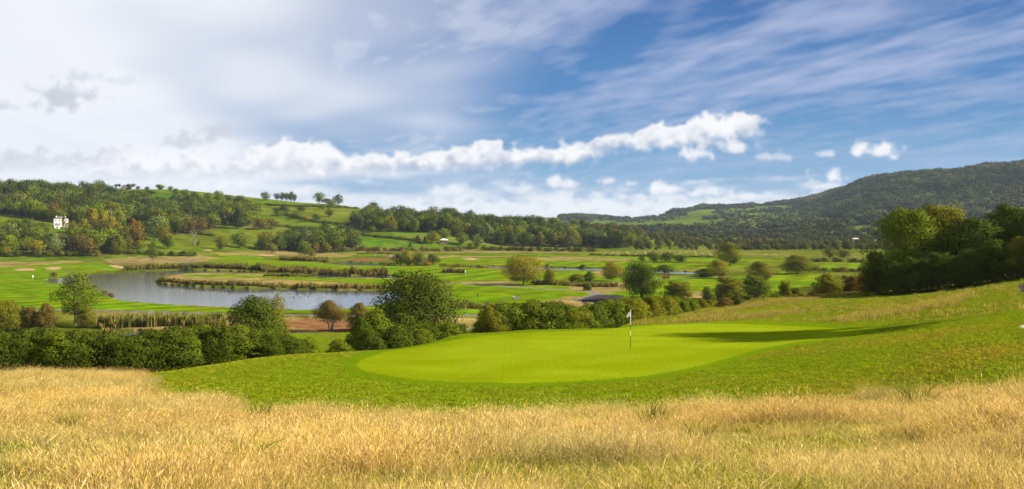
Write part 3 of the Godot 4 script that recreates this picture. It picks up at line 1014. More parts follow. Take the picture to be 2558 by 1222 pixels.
func sky_image() -> Image:
	sk_a = noise(41, 0.5, 3)
	sk_b = noise(42, 0.6, 5)
	sk_c = noise(43, 1.0, 4)
	sk_d = noise(44, 1.0, 4)
	var white := s2l(252, 252, 254)
	var grey := s2l(196, 202, 212)
	var dim := s2l(190, 192, 203)
	banks = [
		[[[-900, 360], [-200, 350], [0, 358], [120, 372], [230, 365], [330, 372]], [[-900, 420], [0, 420], [330, 405]], 0.75, 1.6, dim, s2l(226, 226, 234)],
		[[[215, 425], [280, 392], [350, 372], [430, 372], [480, 368], [560, 384], [640, 395]], [[215, 438], [400, 444], [640, 430]], 0.95, 1.0, grey, white],
		[[[600, 402], [630, 368], [690, 352], [745, 338], [790, 350], [830, 367], [880, 386], [930, 382], [1000, 377], [1050, 386], [1100, 374], [1170, 368], [1210, 348], [1245, 345], [1262, 372]], [[600, 430], [800, 434], [1000, 424], [1262, 412]], 1.0, 0.55, grey, white],
		[[[1262, 372], [1300, 360], [1345, 374], [1400, 361], [1450, 366], [1490, 380]], [[1262, 410], [1380, 406], [1490, 396]], 1.0, 0.55, grey, white],
		[[[1470, 368], [1490, 345], [1530, 334], [1580, 344], [1610, 324], [1650, 306], [1690, 314], [1720, 302], [1760, 288], [1830, 280], [1892, 288]], [[1470, 378], [1600, 366], [1700, 362], [1800, 352], [1892, 342]], 1.0, 0.5, s2l(206, 214, 224), white],
		[[[1000, 500], [1100, 486], [1279, 492], [1400, 482], [1500, 484], [1640, 492], [1800, 496], [2000, 502]], [[1000, 560], [2000, 560]], 0.85, 1.0, s2l(214, 222, 230), s2l(244, 247, 250)],
		[[[-900, 470], [0, 452], [500, 446], [620, 462], [1000, 480]], [[-900, 560], [1000, 560]], 0.55, 1.6, s2l(210, 216, 226), s2l(236, 240, 246)],
		[[[2600, 430], [3000, 400], [3600, 420], [4400, 410]], [[2600, 470], [3600, 480], [4400, 470]], 0.8, 1.0, grey, white],
	]
	for p in [[1745, 386, 46, 20, 0.9], [1842, 371, 52, 22, 0.85], [1930, 392, 50, 14, 0.5], [2192, 380, 68, 25, 0.95], [2072, 441, 58, 19, 0.95], [2072, 466, 40, 11, 0.7], [2060, 490, 60, 12, 0.6], [1665, 476, 66, 20, 0.95], [1770, 480, 60, 15, 0.8], [1870, 492, 70, 13, 0.75], [1396, 458, 36, 20, 0.85], [1516, 453, 32, 13, 0.75], [1582, 460, 26, 8, 0.5], [1300, 470, 60, 14, 0.6], [1120, 478, 60, 20, 0.7], [2068, 386, 26, 13, 0.6], [560, 470, 70, 22, 0.8], [750, 482, 80, 16, 0.7]]:
		puffs.append([p[0], p[1], p[2], p[3], p[4], s2l(214, 220, 228), white])
	for p in [[160, 242, 96, 46, 0.95], [205, 195, 76, 22, 0.5], [15, 266, 40, 16, 0.7], [545, 332, 80, 26, 0.7], [470, 356, 90, 22, 0.7], [320, 205, 70, 14, 0.35]]:
		puffs.append([p[0], p[1], p[2], p[3], p[4], s2l(178, 188, 200), s2l(206, 211, 220)])
	var W := 4096
	var HT := 2048
	# coarse all round, fine where the detail is small
	var cw := 768
	var ch := 384
	var im := Image.create(cw, ch, false, Image.FORMAT_RGBF)
	for y in ch:
		var el := PI * 0.5 - (y + 0.5) / ch * PI
		for x in cw:
			var az := wrapf((x + 0.5) / cw * TAU, -PI, PI)
			var v := sky_colour(az, maxf(el, 0.0))
			if el < 0.0: v = s2l(120, 130, 110)
			im.set_pixel(x, y, Color(v.x, v.y, v.z))
	im.resize(W, HT, Image.INTERPOLATE_BILINEAR)
	var x0 := -int(W * 48.0 / 360.0)
	var x1 := int(W * 48.0 / 360.0)
	var y0 := int(HT * (0.5 - 24.0 / 180.0))
	for y in range(y0, HT / 2):
		var el := PI * 0.5 - (y + 0.5) / HT * PI
		for x in range(x0, x1):
			var v := sky_colour((x + 0.5) / W * TAU, el)
			im.set_pixel((x + W) % W, y, Color(v.x, v.y, v.z))
	return im

# ------------------------------------------------------------------ plants near the green
func hedge(called: String, line: Array, tops: Array, tint_list: Array, label: String, rows := 2, step := 1.7) -> void:
	# line: [photo column, distance]; tops: [photo column, photo row of the hedge top]
	var o := base(called, at_r(line[0][0], line[0][1]))
	var origin := o.position
	var px: float = line[0][0]
	while px < float(line[-1][0]):
		var r := line_at(line, px)
		for row in rows:
			var jx := px + rng.randf_range(-12, 12)
			var rr := r + row * 1.6 + rng.randf_range(-0.5, 0.5)
			var p := at_r(jx, rr)
			var h := maxf(reach(jx, line_at(tops, jx), rr) * rng.randf_range(0.74, 0.93), 0.8)
			var s: Array = kinds.shrub
			var c := part("shrub", s[rng.randi() % 3], tints[tint_list[rng.randi() % tint_list.size()]], o)
			c.position = p - origin - Vector3(0, 0.15, 0)
			c.rotation.y = rng.randf() * TAU
			var w := clampf(h * rng.randf_range(0.85, 1.5), 2.4, 5.5)
			c.scale = Vector3(w, h + 0.15, w)
		px += step * FX / r
	tag(o, label, "hedge")

func near_plants() -> void:
	hedge("hedge", [[-420, 62], [0, 58.5], [350, 56.5], [700, 61], [740, 62]], [[-420, 795], [0, 814], [100, 806], [150, 812], [220, 816], [300, 828], [350, 826], [420, 804], [480, 800], [560, 803], [640, 810], [740, 836]], ["dark", "dark", "mid", "dark"], "long unclipped dark hedge along the foot of the straw rough", 3, 0.85)
	hedge("hedge", [[715, 66], [800, 66], [890, 67]], [[715, 838], [770, 836], [800, 852], [850, 830], [890, 845]], ["mid", "olive", "bright"], "low gappy hedge between the long hedge and the bramble thicket", 1, 1.9)
	hedge("hedge", [[1222, 89], [1279, 91], [1450, 93], [1600, 104], [1700, 118], [1745, 128]], [[1222, 766], [1250, 750], [1290, 744], [1330, 740], [1400, 746], [1450, 752], [1500, 744], [1560, 734], [1640, 729], [1700, 734], [1745, 744]], ["mid", "olive", "dark", "dark", "mid"], "tall russet-tinged hedge behind the back edge of the putting green", 3, 0.9)
	hedge("hedge", [[1760, 138], [1850, 152], [1980, 166], [2170, 180]], [[1760, 738], [1850, 734], [1980, 729], [2100, 714], [2170, 714]], ["brown", "olive", "dark"], "low scrubby hedge running up to the dark tree clump", 1, 2.4)
	# thicket under the oak
	for q in [[900, 76, 792, 90, "dark"], [945, 80, 774, 120, "mid"], [1000, 82, 783, 130, "dark"], [1060, 84, 800, 120, "dark"], [1110, 86, 803, 100, "mid"], [1150, 87, 808, 66, "dark"], [985, 72, 812, 110, "dark"], [1050, 74, 822, 90, "mid"], [920, 70, 820, 90, "dark"]]:
		photo_plant("bramble_bush", "shrub", q[4], q[0], q[1], q[2], q[3], "rounded bush in the bramble thicket below the big oak", "bush", "bushes of the bramble thicket")
	photo_plant("oak_tree", "oak", "dark", 1042, 128, 677, 200, "broad leafy oak standing above the bramble thicket beside the lake", "tree", "", 0)
	photo_plant("sallow_tree", "big", "dark", 628, 112, 740, 165, "dense round green tree rising behind the long hedge", "tree", "", 0)
	photo_plant("sallow_tree", "willow", "olive", 676, 116, 736, 96, "bronze-tinged tree leaning out of the dense round green tree", "tree", "", 1)
	foot_plant("hawthorn_tree", "thorn", "brown", 826, 831, 751, 88, "reddish hawthorn with several bare stems on the red earth", "tree")
	foot_plant("hawthorn_tree", "shrub", "brown", 900, 838, 757, 74, "brown hawthorn bush beside the many-stemmed reddish hawthorn", "bush")
	foot_plant("ash_tree", "open", "mid", 188, 814, 682, 135, "thin-crowned ash with a bare forked trunk beside the lake", "tree")
	foot_plant("ash_tree", "shrub", "olive", 215, 818, 765, 60, "bushy growth at the foot of the thin-crowned ash", "bush")
	for q in [[20, 828, 752, 84, "olive"], [75, 826, 765, 60, "brown"], [115, 826, 758, 66, "brown"], [-60, 830, 745, 100, "olive"]]:
		foot_plant("thorn_bush", "shrub", q[4], q[0], q[1], q[2], q[3], "autumn-tinted thorn bush between the long hedge and the striped fairway", "bush", "thorn bushes behind the long hedge")
	# the dark clump on the shoulder of the hill
	photo_plant("clump_tree", "big", "mid", 2262, 150, 518, 215, "tall yellow-green tree at the head of the dark clump", "tree", "", 0)
	photo_plant("clump_tree", "big", "olive", 2345, 158, 510, 200, "bronze-topped tree in the middle of the dark clump", "tree", "", 1)
	photo_plant("clump_tree", "big", "dark", 2425, 149, 543, 220, "wide rounded green tree in the dark clump", "tree", "", 0)
	photo_plant("clump_tree", "big", "dark", 2525, 154, 510, 190, "very dark tree at the upper end of the clump", "tree", "", 1)
	photo_plant("clump_tree", "big", "dark", 2640, 152, 500, 190, "very dark tree past the upper end of the clump", "tree", "", 0)
	photo_plant("clump_tree", "big", "dark", 2740, 146, 480, 200, "tallest dark tree past the upper end of the clump", "tree", "", 1)
	for q in [[2190, 146, 630, 100, "dark"], [2245, 143, 650, 110, "dark"], [2300, 142, 640, 120, "dark"], [2360, 142, 630, 130, "dark"], [2430, 141, 622, 110, "dark"], [2490, 141, 600, 120, "dark"], [2545, 142, 590, 110, "olive"], [2610, 138, 580, 120, "dark"]]:
		photo_plant("clump_shrub", "shrub", q[4], q[0], q[1], q[2], q[3], "dark bushy undergrowth along the foot of the tree clump", "bush", "undergrowth of the tree clump")
	photo_plant("clump_shrub", "shrub", "rust", 2168, 158, 680, 60, "rust-red bush at the outer corner of the tree clump", "bush")
	# trees past the edge of the picture, whose shade lies on the green
	var mark := hit(1940, 840, 20.0)
	for q in [[-3.2, 9.5, 23.6, "tall high-crowned tree on the bank beside the green"], [3.2, 9.5, 22.6, "slightly shorter high-crowned tree on the bank beside the green"]]:
		var foot := Vector3(mark.x + 31.0, 0, mark.z - 31.0 / tan(deg_to_rad(SUN_AZ)) + q[0])
		foot.y = ground(foot.x, foot.z)
		plant("bank_tree", "high", "mid", foot, q[1], mark.y + q[2] - foot.y, q[3], "tree", "", 0)
	for q in [[1985, 168, 719, 44, "dark"], [2070, 172, 684, 88, "olive"], [2130, 176, 688, 70, "brown"], [1960, 164, 702, 40, "olive"]]:
		photo_plant("slope_bush", "shrub", q[4], q[0], q[1], q[2], q[3], "bush on the slope between the pale grass strip and the fairways", "bush", "bushes along the slope")

func valley_plants() -> void:
	# [name, kind, tint, column, foot, top, width, label, category]
	var list := [
		["oak_tree", "oak", "dark", 1604, 752, 656, 98, "solitary dark round oak beyond the russet-tinged hedge", "tree"],
		["willow_tree", "willow", "yellow", 1308, 712, 637, 108, "large yellowing willow beside the fairway path", "tree"],
		["willow_tree", "willow", "olive", 1372, 712, 672, 34, "small upright willow next to the large yellowing willow", "tree"],
		["willow_tree", "willow", "yellow", 1530, 702, 654, 62, "loose yellowish willow behind the patch of dry grass", "tree"],
		["willow_bush", "shrub", "olive", 1690, 752, 702, 84, "light green bush beside the solitary dark round oak", "bush"],
		["alder_tree", "mid", "dark", 1660, 685, 660, 46, "compact dark alder at the end of the narrow pond", "tree"],
		["alder_tree", "mid", "dark", 1628, 684, 666, 30, "small dark alder beside the compact dark alder", "tree"],
		["willow_tree", "willow", "olive", 1822, 664, 604, 76, "tall olive willow in front of the sheep meadow", "tree"],
		["willow_tree", "willow", "yellow", 1796, 696, 648, 62, "sparse yellowish willow above the low dark thicket", "tree"],
		["willow_tree", "willow", "olive", 1900, 706, 652, 78, "sparse olive willow beside the wide thicket", "tree"],
		["thicket_bush", "shrub", "dark", 1758, 692, 671, 62, "low dark thicket at the edge of the fairway", "bush"],
		["thicket_bush", "shrub", "olive", 1822, 748, 692, 92, "wide olive thicket on the lower edge of the slope", "bush"],
		["thicket_bush", "shrub", "mid", 1884, 744, 688, 92, "wide green thicket on the lower edge of the slope", "bush"],
		["thicket_bush", "shrub", "mid", 1768, 757, 716, 38, "small rounded bush at the end of the russet-tinged hedge", "bush"],
		["willow_tree", "big", "olive", 1992, 684, 637, 84, "wide rounded willow at the corner of the bright fairway", "tree"],
		["willow_tree", "mid", "olive", 2072, 646, 617, 34, "upright olive tree beside the far sheep", "tree"],
		["willow_tree", "mid", "olive", 2108, 646, 621, 46, "rounded olive tree beside the far sheep", "tree"],
		["alder_tree", "mid", "dark", 1668, 656, 630, 40, "dark alder standing behind the far fairway", "tree"],
		["alder_tree", "mid", "dark", 1702, 656, 636, 40, "spreading dark bush standing behind the far fairway", "tree"],
		["alder_tree", "mid", "mid", 1636, 656, 628, 34, "green tree touching the dark alder behind the far fairway", "tree"],
		["alder_tree", "low", "dark", 1602, 653, 640, 18, "tiny dark bush in front of the dark alder", "bush"],
		["pond_tree", "poplar", "yellow", 1018, 664, 624, 40, "golden upright tree among dark trees by the far pond", "tree"],
		["pond_tree", "mid", "dark", 1000, 664, 632, 44, "dark rounded tree touching the golden upright tree", "tree"],
		["pond_tree", "mid", "mid", 1048, 664, 630, 36, "green tree on the other side of the golden upright tree", "tree"],
		["pond_tree", "mid", "dark", 1081, 662, 634, 34, "separate dark round tree by the far pond", "tree"],
		["pond_bush", "low", "grey", 1044, 664, 646, 34, "grey-green bush in front of the far pond trees", "bush"],
		["pond_bush", "low", "brown", 968, 664, 656, 44, "brown scrub at the edge of the far pond", "bush"],
		["pond_bush", "low", "rust", 1066, 664, 653, 30, "reddish scrub at the foot of the far pond trees", "bush"],
		["pond_bush", "low", "olive", 776, 642, 622, 26, "upright olive bush on the straw behind the ponds", "bush"],
		["meadow_bush", "shrub", "olive", 1440, 704, 684, 42, "olive bush at the edge of the dry grass patch", "bush"],
		["meadow_bush", "shrub", "mid", 1472, 704, 678, 32, "green bush beside the loose yellowish willow", "bush"],
		["meadow_bush", "shrub", "dark", 1466, 726, 708, 26, "single dark bush standing in the dry grass", "bush"],
		["meadow_bush", "low", "dark", 1456, 670, 660, 16, "small dark bush on the bank of the narrow pond", "bush"],
		["meadow_bush", "low", "mid", 1366, 666, 658, 12, "tiny bush on the bank beside the large yellowing willow", "bush"],
		["meadow_bush", "low", "brown", 408, 690, 682, 16, "small brown bush on the tip of the reedy island", "bush"],
		["young_tree", "open", "mid", 383, 660, 602, 30, "young tree on a thin bare trunk behind the lake", "tree"],
		["bank_bush", "low", "brown", 133, 692, 680, 22, "brown bush on the lake bank near the bunkers", "bush"],
		["bank_bush", "low", "dark", 466, 676, 664, 22, "dark bush standing in the lake reeds", "bush"],
	]
	for q in list:
		foot_plant(q[0], q[1], q[2], q[3], q[4], q[5], q[6], q[7], q[8])
	# clumps of rushes along the near bank
	for q in [[262, 738, 726, 26], [278, 744, 734, 20], [238, 726, 718, 16], [245, 690, 683, 14], [215, 690, 684, 12]]:
		foot_plant("bank_bush", "low", "brown", q[0], q[1], q[2], q[3], "rusty clump of waterside growth on the lake bank", "bush", "rusty clumps on the lake bank")
	# far dark hedge line behind the straw bank
	for s in [[[20, 642], [60, 641]], [[88, 642], [255, 640]], [[270, 632], [500, 640]]]:
		hedgerow(s, 4.2, ["dark", "olive", "dark"], ["short dark thorn hedge at the end of the straw bank", "dark thorn hedge in front of the hillside wood", "long low thorn hedge behind the dry mounds"][0 if s[0][0] == 20 else (1 if s[0][0] == 88 else 2)], 3.4)

func hedgerow(line: Array, height: float, tint_list: Array, label: String, step := 5.0) -> void:
	var pts := []
	for i in line.size() - 1:
		var a := hit(line[i][0], line[i][1], 300.0)
		var b := hit(line[i + 1][0], line[i + 1][1], 300.0)
		var n := maxi(2, int(a.distance_to(b) / step))
		for k in n: pts.append(a.lerp(b, float(k) / n))
	var o := base("hedgerow", pts[0])
	for p in pts:
		var x: float = p.x + rng.randf_range(-1.2, 1.2)
		var z: float = p.z + rng.randf_range(-1.2, 1.2)
		var q := Vector3(x, ground(x, z) - 0.2, z)
		var s := part("shrub", kinds.low[rng.randi() % 2], tints[tint_list[rng.randi() % tint_list.size()]], o)
		s.position = q - pts[0]
		var h := height * rng.randf_range(0.7, 1.2)
		s.scale = Vector3(step * 1.5, h, step * 1.5)
		s.rotation.y = rng.randf() * TAU
	tag(o, label, "hedge")

func hill_plants() -> void:
	# trees one can pick out on the pastures: column, foot, top, width, kind, tint
	var crest := [[665, 502, 479, 26, "mid", "mid"], [797, 506, 480, 30, "mid", "mid"], [845, 513, 485, 26, "mid", "dark"], [828, 516, 497, 30, "mid", "mid"], [815, 508, 495, 24, "mid", "dark"], [805, 524, 509, 18, "mid", "mid"], [400, 486, 460, 30, "umbrella", "mid"], [426, 485, 465, 18, "umbrella", "mid"], [440, 488, 470, 22, "mid", "mid"], [462, 492, 472, 24, "mid", "mid"], [484, 498, 478, 22, "mid", "dark"], [520, 502, 481, 24, "mid", "mid"], [546, 506, 476, 30, "mid", "mid"], [572, 508, 486, 24, "mid", "dark"], [600, 516, 488, 34, "mid", "mid"], [622, 520, 498, 24, "mid", "mid"], [290, 474, 460, 14, "umbrella", "dark"], [298, 474, 459, 12, "umbrella", "dark"], [322, 474, 459, 14, "umbrella", "dark"], [333, 474, 459, 18, "umbrella", "mid"], [345, 475, 464, 12, "mid", "brown"], [367, 476, 466, 14, "mid", "purple"], [360, 490, 478, 18, "mid", "mid"]]
	for q in crest:
		foot_plant("ridge_tree", q[4], q[5], q[0], q[1], q[2], q[3], "%s %s on the skyline of the pasture ridge" % [{"dark": "dark green", "mid": "mid green", "brown": "brown", "purple": "copper"}[q[5]], "umbrella-shaped tree" if q[4] == "umbrella" else "round tree"], "tree", "trees along the pasture ridge", 600.0)
	for q in [[692, 499, 482, 18], [704, 499, 480, 18], [716, 499, 481, 18], [727, 499, 478, 18], [736, 499, 484, 12]]:
		foot_plant("copse_tree", "mid", "dark", q[0], q[1], q[2], q[3], "tree of the tight round copse on the bare ridge", "tree", "trees of the ridge copse", 600.0)
	var past := [[711, 532, 509, 26, "mid", "dark"], [753, 530, 512, 26, "mid", "dark"], [695, 540, 525, 30, "low", "mid"], [737, 548, 531, 28, "mid", "dark"], [790, 553, 534, 20, "mid", "dark"], [822, 542, 519, 26, "mid", "olive"], [640, 530, 507, 22, "mid", "dark"], [812, 578, 550, 32, "cone", "dark"], [855, 570, 560, 26, "low", "mid"], [905, 573, 559, 26, "low", "mid"], [928, 581, 564, 22, "mid", "mid"], [1044, 608, 588, 22, "cone", "purple"], [1062, 610, 590, 20, "cone", "dark"], [1080, 609, 578, 34, "mid", "olive"], [1110, 601, 570, 32, "mid", "bright"], [1152, 612, 580, 36, "mid", "mid"], [1190, 621, 584, 36, "poplar", "grey"], [1175, 623, 605, 20, "low", "olive"], [1456, 562, 547, 18, "mid", "dark"], [1245, 612, 598, 30, "low", "dark"], [1025, 618, 603, 14, "cone", "mid"], [553, 624, 589, 36, "poplar", "olive"], [599, 620, 580, 48, "mid", "mid"], [497, 614, 601, 12, "low", "mid"], [420, 622, 590, 30, "mid", "dark"], [350, 622, 600, 34, "low", "olive"], [596, 572, 518, 50, "poplar", "conifer"], [650, 575, 545, 40, "mid", "brown"], [680, 572, 545, 40, "mid", "olive"], [625, 560, 540, 36, "mid", "dark"], [760, 640, 600, 36, "mid", "mid"], [660, 625, 596, 44, "mid", "dark"], [700, 625, 586, 46, "mid", "dark"], [735, 626, 580, 50, "mid", "dark"], [770, 628, 575, 46, "poplar", "grey"], [800, 630, 576, 54, "mid", "mid"], [840, 630, 574, 60, "mid", "mid"], [880, 628, 577, 52, "mid", "dark"], [815, 632, 606, 30, "low", "olive"], [785, 633, 605, 30, "low", "brown"], [680, 632, 608, 26, "low", "olive"]]
	for q in past:
		foot_plant("pasture_tree", q[4], q[5], q[0], q[1], q[2], q[3], "%s %s on the sloping pastures below the ridge" % [{"dark": "dark", "mid": "green", "olive": "olive", "bright": "bright green", "grey": "grey-green", "purple": "copper", "brown": "brown", "conifer": "very dark"}[q[5]], {"mid": "round tree", "low": "low bush", "cone": "conical tree", "poplar": "upright tree"}[q[4]]], "tree", "trees dotted over the pastures", 600.0)
	foot_plant("pasture_tree", "mid", "yellow", 765, 554, 538, 26, "yellow autumn tree among dark trees on the pasture", "tree", "", 600.0)
	for q in [[208, 600, 545, 60, "poplar", "olive", "olive rounded tree below the golden poplar stand"], [232, 590, 520, 56, "poplar", "yellow", "golden poplar of the stand near the white house"], [262, 598, 524, 56, "poplar", "yellow", "golden poplar of the stand near the white house"], [280, 606, 540, 44, "poplar", "yellow", "golden poplar of the stand near the white house"], [187, 556, 510, 34, "mid", "purple", "copper beech behind the white house"], [243, 545, 492, 26, "cone", "conifer", "tall dark conifer beside the golden poplar stand"], [266, 550, 490, 26, "cone", "conifer", "tall dark conifer beside the golden poplar stand"], [334, 594, 546, 30, "poplar", "rust", "orange autumn tree at the edge of the wood"], [352, 598, 552, 34, "mid", "olive", "olive tree next to the orange autumn tree"], [388, 602, 536, 60, "mid", "grey", "large pale green tree overlooking the pasture"], [410, 618, 560, 44, "mid", "olive", "olive tree standing in front of the large pale green tree"], [365, 600, 556, 30, "mid", "mid", "green tree with a bare trunk next to the orange autumn tree"], [160, 578, 528, 16, "cone", "olive", "narrow conifer in front of the white house"], [110, 590, 556, 40, "mid", "mid", "green tree on the edge of the pale field near the white house"], [95, 640, 600, 50, "mid", "yellow", "yellowing tree at the foot of the hillside wood"], [10, 640, 612, 30, "mid", "yellow", "small yellowing tree at the end of the hillside wood"], [60, 500, 484, 30, "mid", "yellow", "yellow-green tree high in the hillside wood"]]:
		foot_plant("wood_edge_tree", q[4], q[5], q[0], q[1], q[2], q[3], q[6], "tree", "golden poplars by the white house" if "golden poplar of" in q[6] else ("conifers by the poplar stand" if "tall dark" in q[6] else ""), 600.0)
	# a dead tree
	var p := hit(484, 614, 600.0)
	var dead := base("dead_tree", p)
	var tm := part("trunk", trunk_mesh(901, 0.8, 0.05, 14, 2, 0.35), flat("bleached_wood", 0.17, 0.15, 0.125), dead)
	tm.scale = Vector3(11, 12, 11)
	tag(dead, "bare dead tree standing on the pasture", "tree")
	for s in [[[700, 566], [780, 574], [870, 582]], [[870, 584], [980, 596], [1060, 606]], [[640, 552], [700, 560]], [[740, 545], [800, 556], [880, 566]], [[650, 512], [740, 516], [860, 520], [900, 524]], [[425, 577], [480, 582], [545, 592]], [[690, 524], [720, 540], [760, 548]], [[300, 484], [400, 482]], [[960, 570], [1080, 582], [1200, 600]]]:
		hedgerow(s, 3.0, ["dark", "mid", "olive"], ["field hedge running below the yellow autumn tree", "field hedge between the sunlit lower pastures", "short field hedge beside the brown hillside trees", "field hedge below the round pasture trees", "field hedge just under the skyline of the pasture ridge", "field hedge across the pasture with the dead tree", "short steep field hedge between the round pasture trees", "field hedge on the crest beside the grey farmhouse", "field hedge along the foot of the long valley wood"][[566, 584, 552, 545, 512, 577, 524, 484, 570].find(s[0][1])], 7.0)
	hedgerow([[892, 626], [1020, 629], [1160, 628]], 4.5, ["dark", "brown", "olive"], "thick dark hedge at the foot of the sunlit pasture", 5.0)
	hedgerow([[1210, 626], [1330, 628], [1500, 630]], 4.5, ["dark", "brown", "olive"], "brown hedge at the foot of the valley wood", 5.0)
	hedgerow([[905, 634], [930, 632], [990, 634]], 1.4, ["olive"], "low rushy bank behind the red earth works", 5.0)
	hedgerow([[1480, 638], [1600, 641], [1800, 644]], 1.6, ["dark", "olive"], "low hedge in front of the sheep meadow", 4.0)
	hedgerow([[2010, 654], [2100, 655], [2200, 657]], 3.0, ["dark", "olive"], "straight dark hedge behind the far bright fairway", 4.0)
	hedgerow([[2020, 676], [2080, 678], [2190, 680]], 2.4, ["dark", "brown"], "straight dark hedge in front of the far bright fairway", 4.0)
	# the woods: the largest trees singly, those behind as one mass
	var tint_w := ["mid", "dark", "dark", "mid", "olive", "bright", "dark", "brown", "mid", "grey"]
	var words := ["dense hillside wood above the white house", "low wood behind the straw bank", "long wood beyond the pastures", "dark copse behind the ponds", "strip of trees across the pasture ridge"]
	var polys := wood_polys()
	var house := hit(152, 566, 600.0)
	var house_r := Vector2(house.x, house.z).length()
	for wi in polys.size():
		var poly := trace(polys[wi], 500.0)
		var lo := poly[0]
		var hi := poly[0]
		for v in poly:
			lo = lo.min(v)
			hi = hi.max(v)
		var spots := []
		var step := 11.0
		var x := lo.x
		while x < hi.x:
			var z := lo.y
			while z < hi.y:
				var q := Vector2(x + rng.randf_range(-4.5, 4.5), z + rng.randf_range(-4.5, 4.5))
				z += step
				if not Geometry2D.is_point_in_polygon(q, poly): continue
				var ppx := pixel(Vector3(q.x, ground(q.x, q.y), q.y))
				if absf(ppx.x - 152.0) < 27.0 and q.length() < house_r + 9.0 and q.length() > house_r - 120.0: continue
				if ppx.x < -330.0: continue
				spots.append(q)
			x += step
		spots.sort_custom(func(a, b): return a.length_squared() < b.length_squared())
		var rest := [[], [], []]
		var single_n: int = [80, 70, 80, 20, 30][wi]
		for i in spots.size():
			var q: Vector2 = spots[i]
			var y := ground(q.x, q.y) - 0.3
			var patch := n_mid.get_noise_2d(q.x * 0.6, q.y * 0.6)
			var h := rng.randf_range(12.5, 19.0) * (1.0 + 0.35 * patch)
			if wi == 1 or wi == 3: h *= 0.85
			var w := h * rng.randf_range(0.78, 1.08)
			if i < single_n:
				var kd := "mid"
				if rng.randf() < 0.12: kd = "cone"
				elif rng.randf() < 0.15: kd = "poplar"
				var tn: String = tint_w[rng.randi() % tint_w.size()]
				if kd == "cone":
					tn = "conifer"
					w *= 0.6
				plant("woodland_tree", kd, tn, Vector3(q.x, y, q.y), w, h, "%s %s fronting the %s" % [{"dark": "dark green", "mid": "mid green", "olive": "olive", "bright": "bright green", "grey": "grey-green", "brown": "brown", "conifer": "dark"}[tn], {"mid": "tree", "cone": "conifer", "poplar": "upright tree"}[kd], words[wi]], "tree", "front trees of the " + words[wi])
			else:
				var b := Basis(Vector3.UP, rng.randf() * TAU).scaled(Vector3(w, h, w))
				var tone := rng.randf_range(0.6, 1.4)
				var c := Color(0.060, 0.082, 0.012).lerp([Color(0.045, 0.066, 0.012), Color(0.10, 0.095, 0.014), Color(0.036, 0.052, 0.016), Color(0.085, 0.115, 0.012)][rng.randi() % 4], rng.randf())
				rest[rng.randi() % 3].append([Transform3D(b, Vector3(q.x, y, q.y)), Color(c.r * tone, c.g * tone, c.b * tone)])
		for k in 3:
			scatter("woodland", kinds.mid[k], leaf_mat("woodland_leaves", 1.0, 1.0, 1.0), rest[k], "mass of treetops in the " + words[wi], "wood")

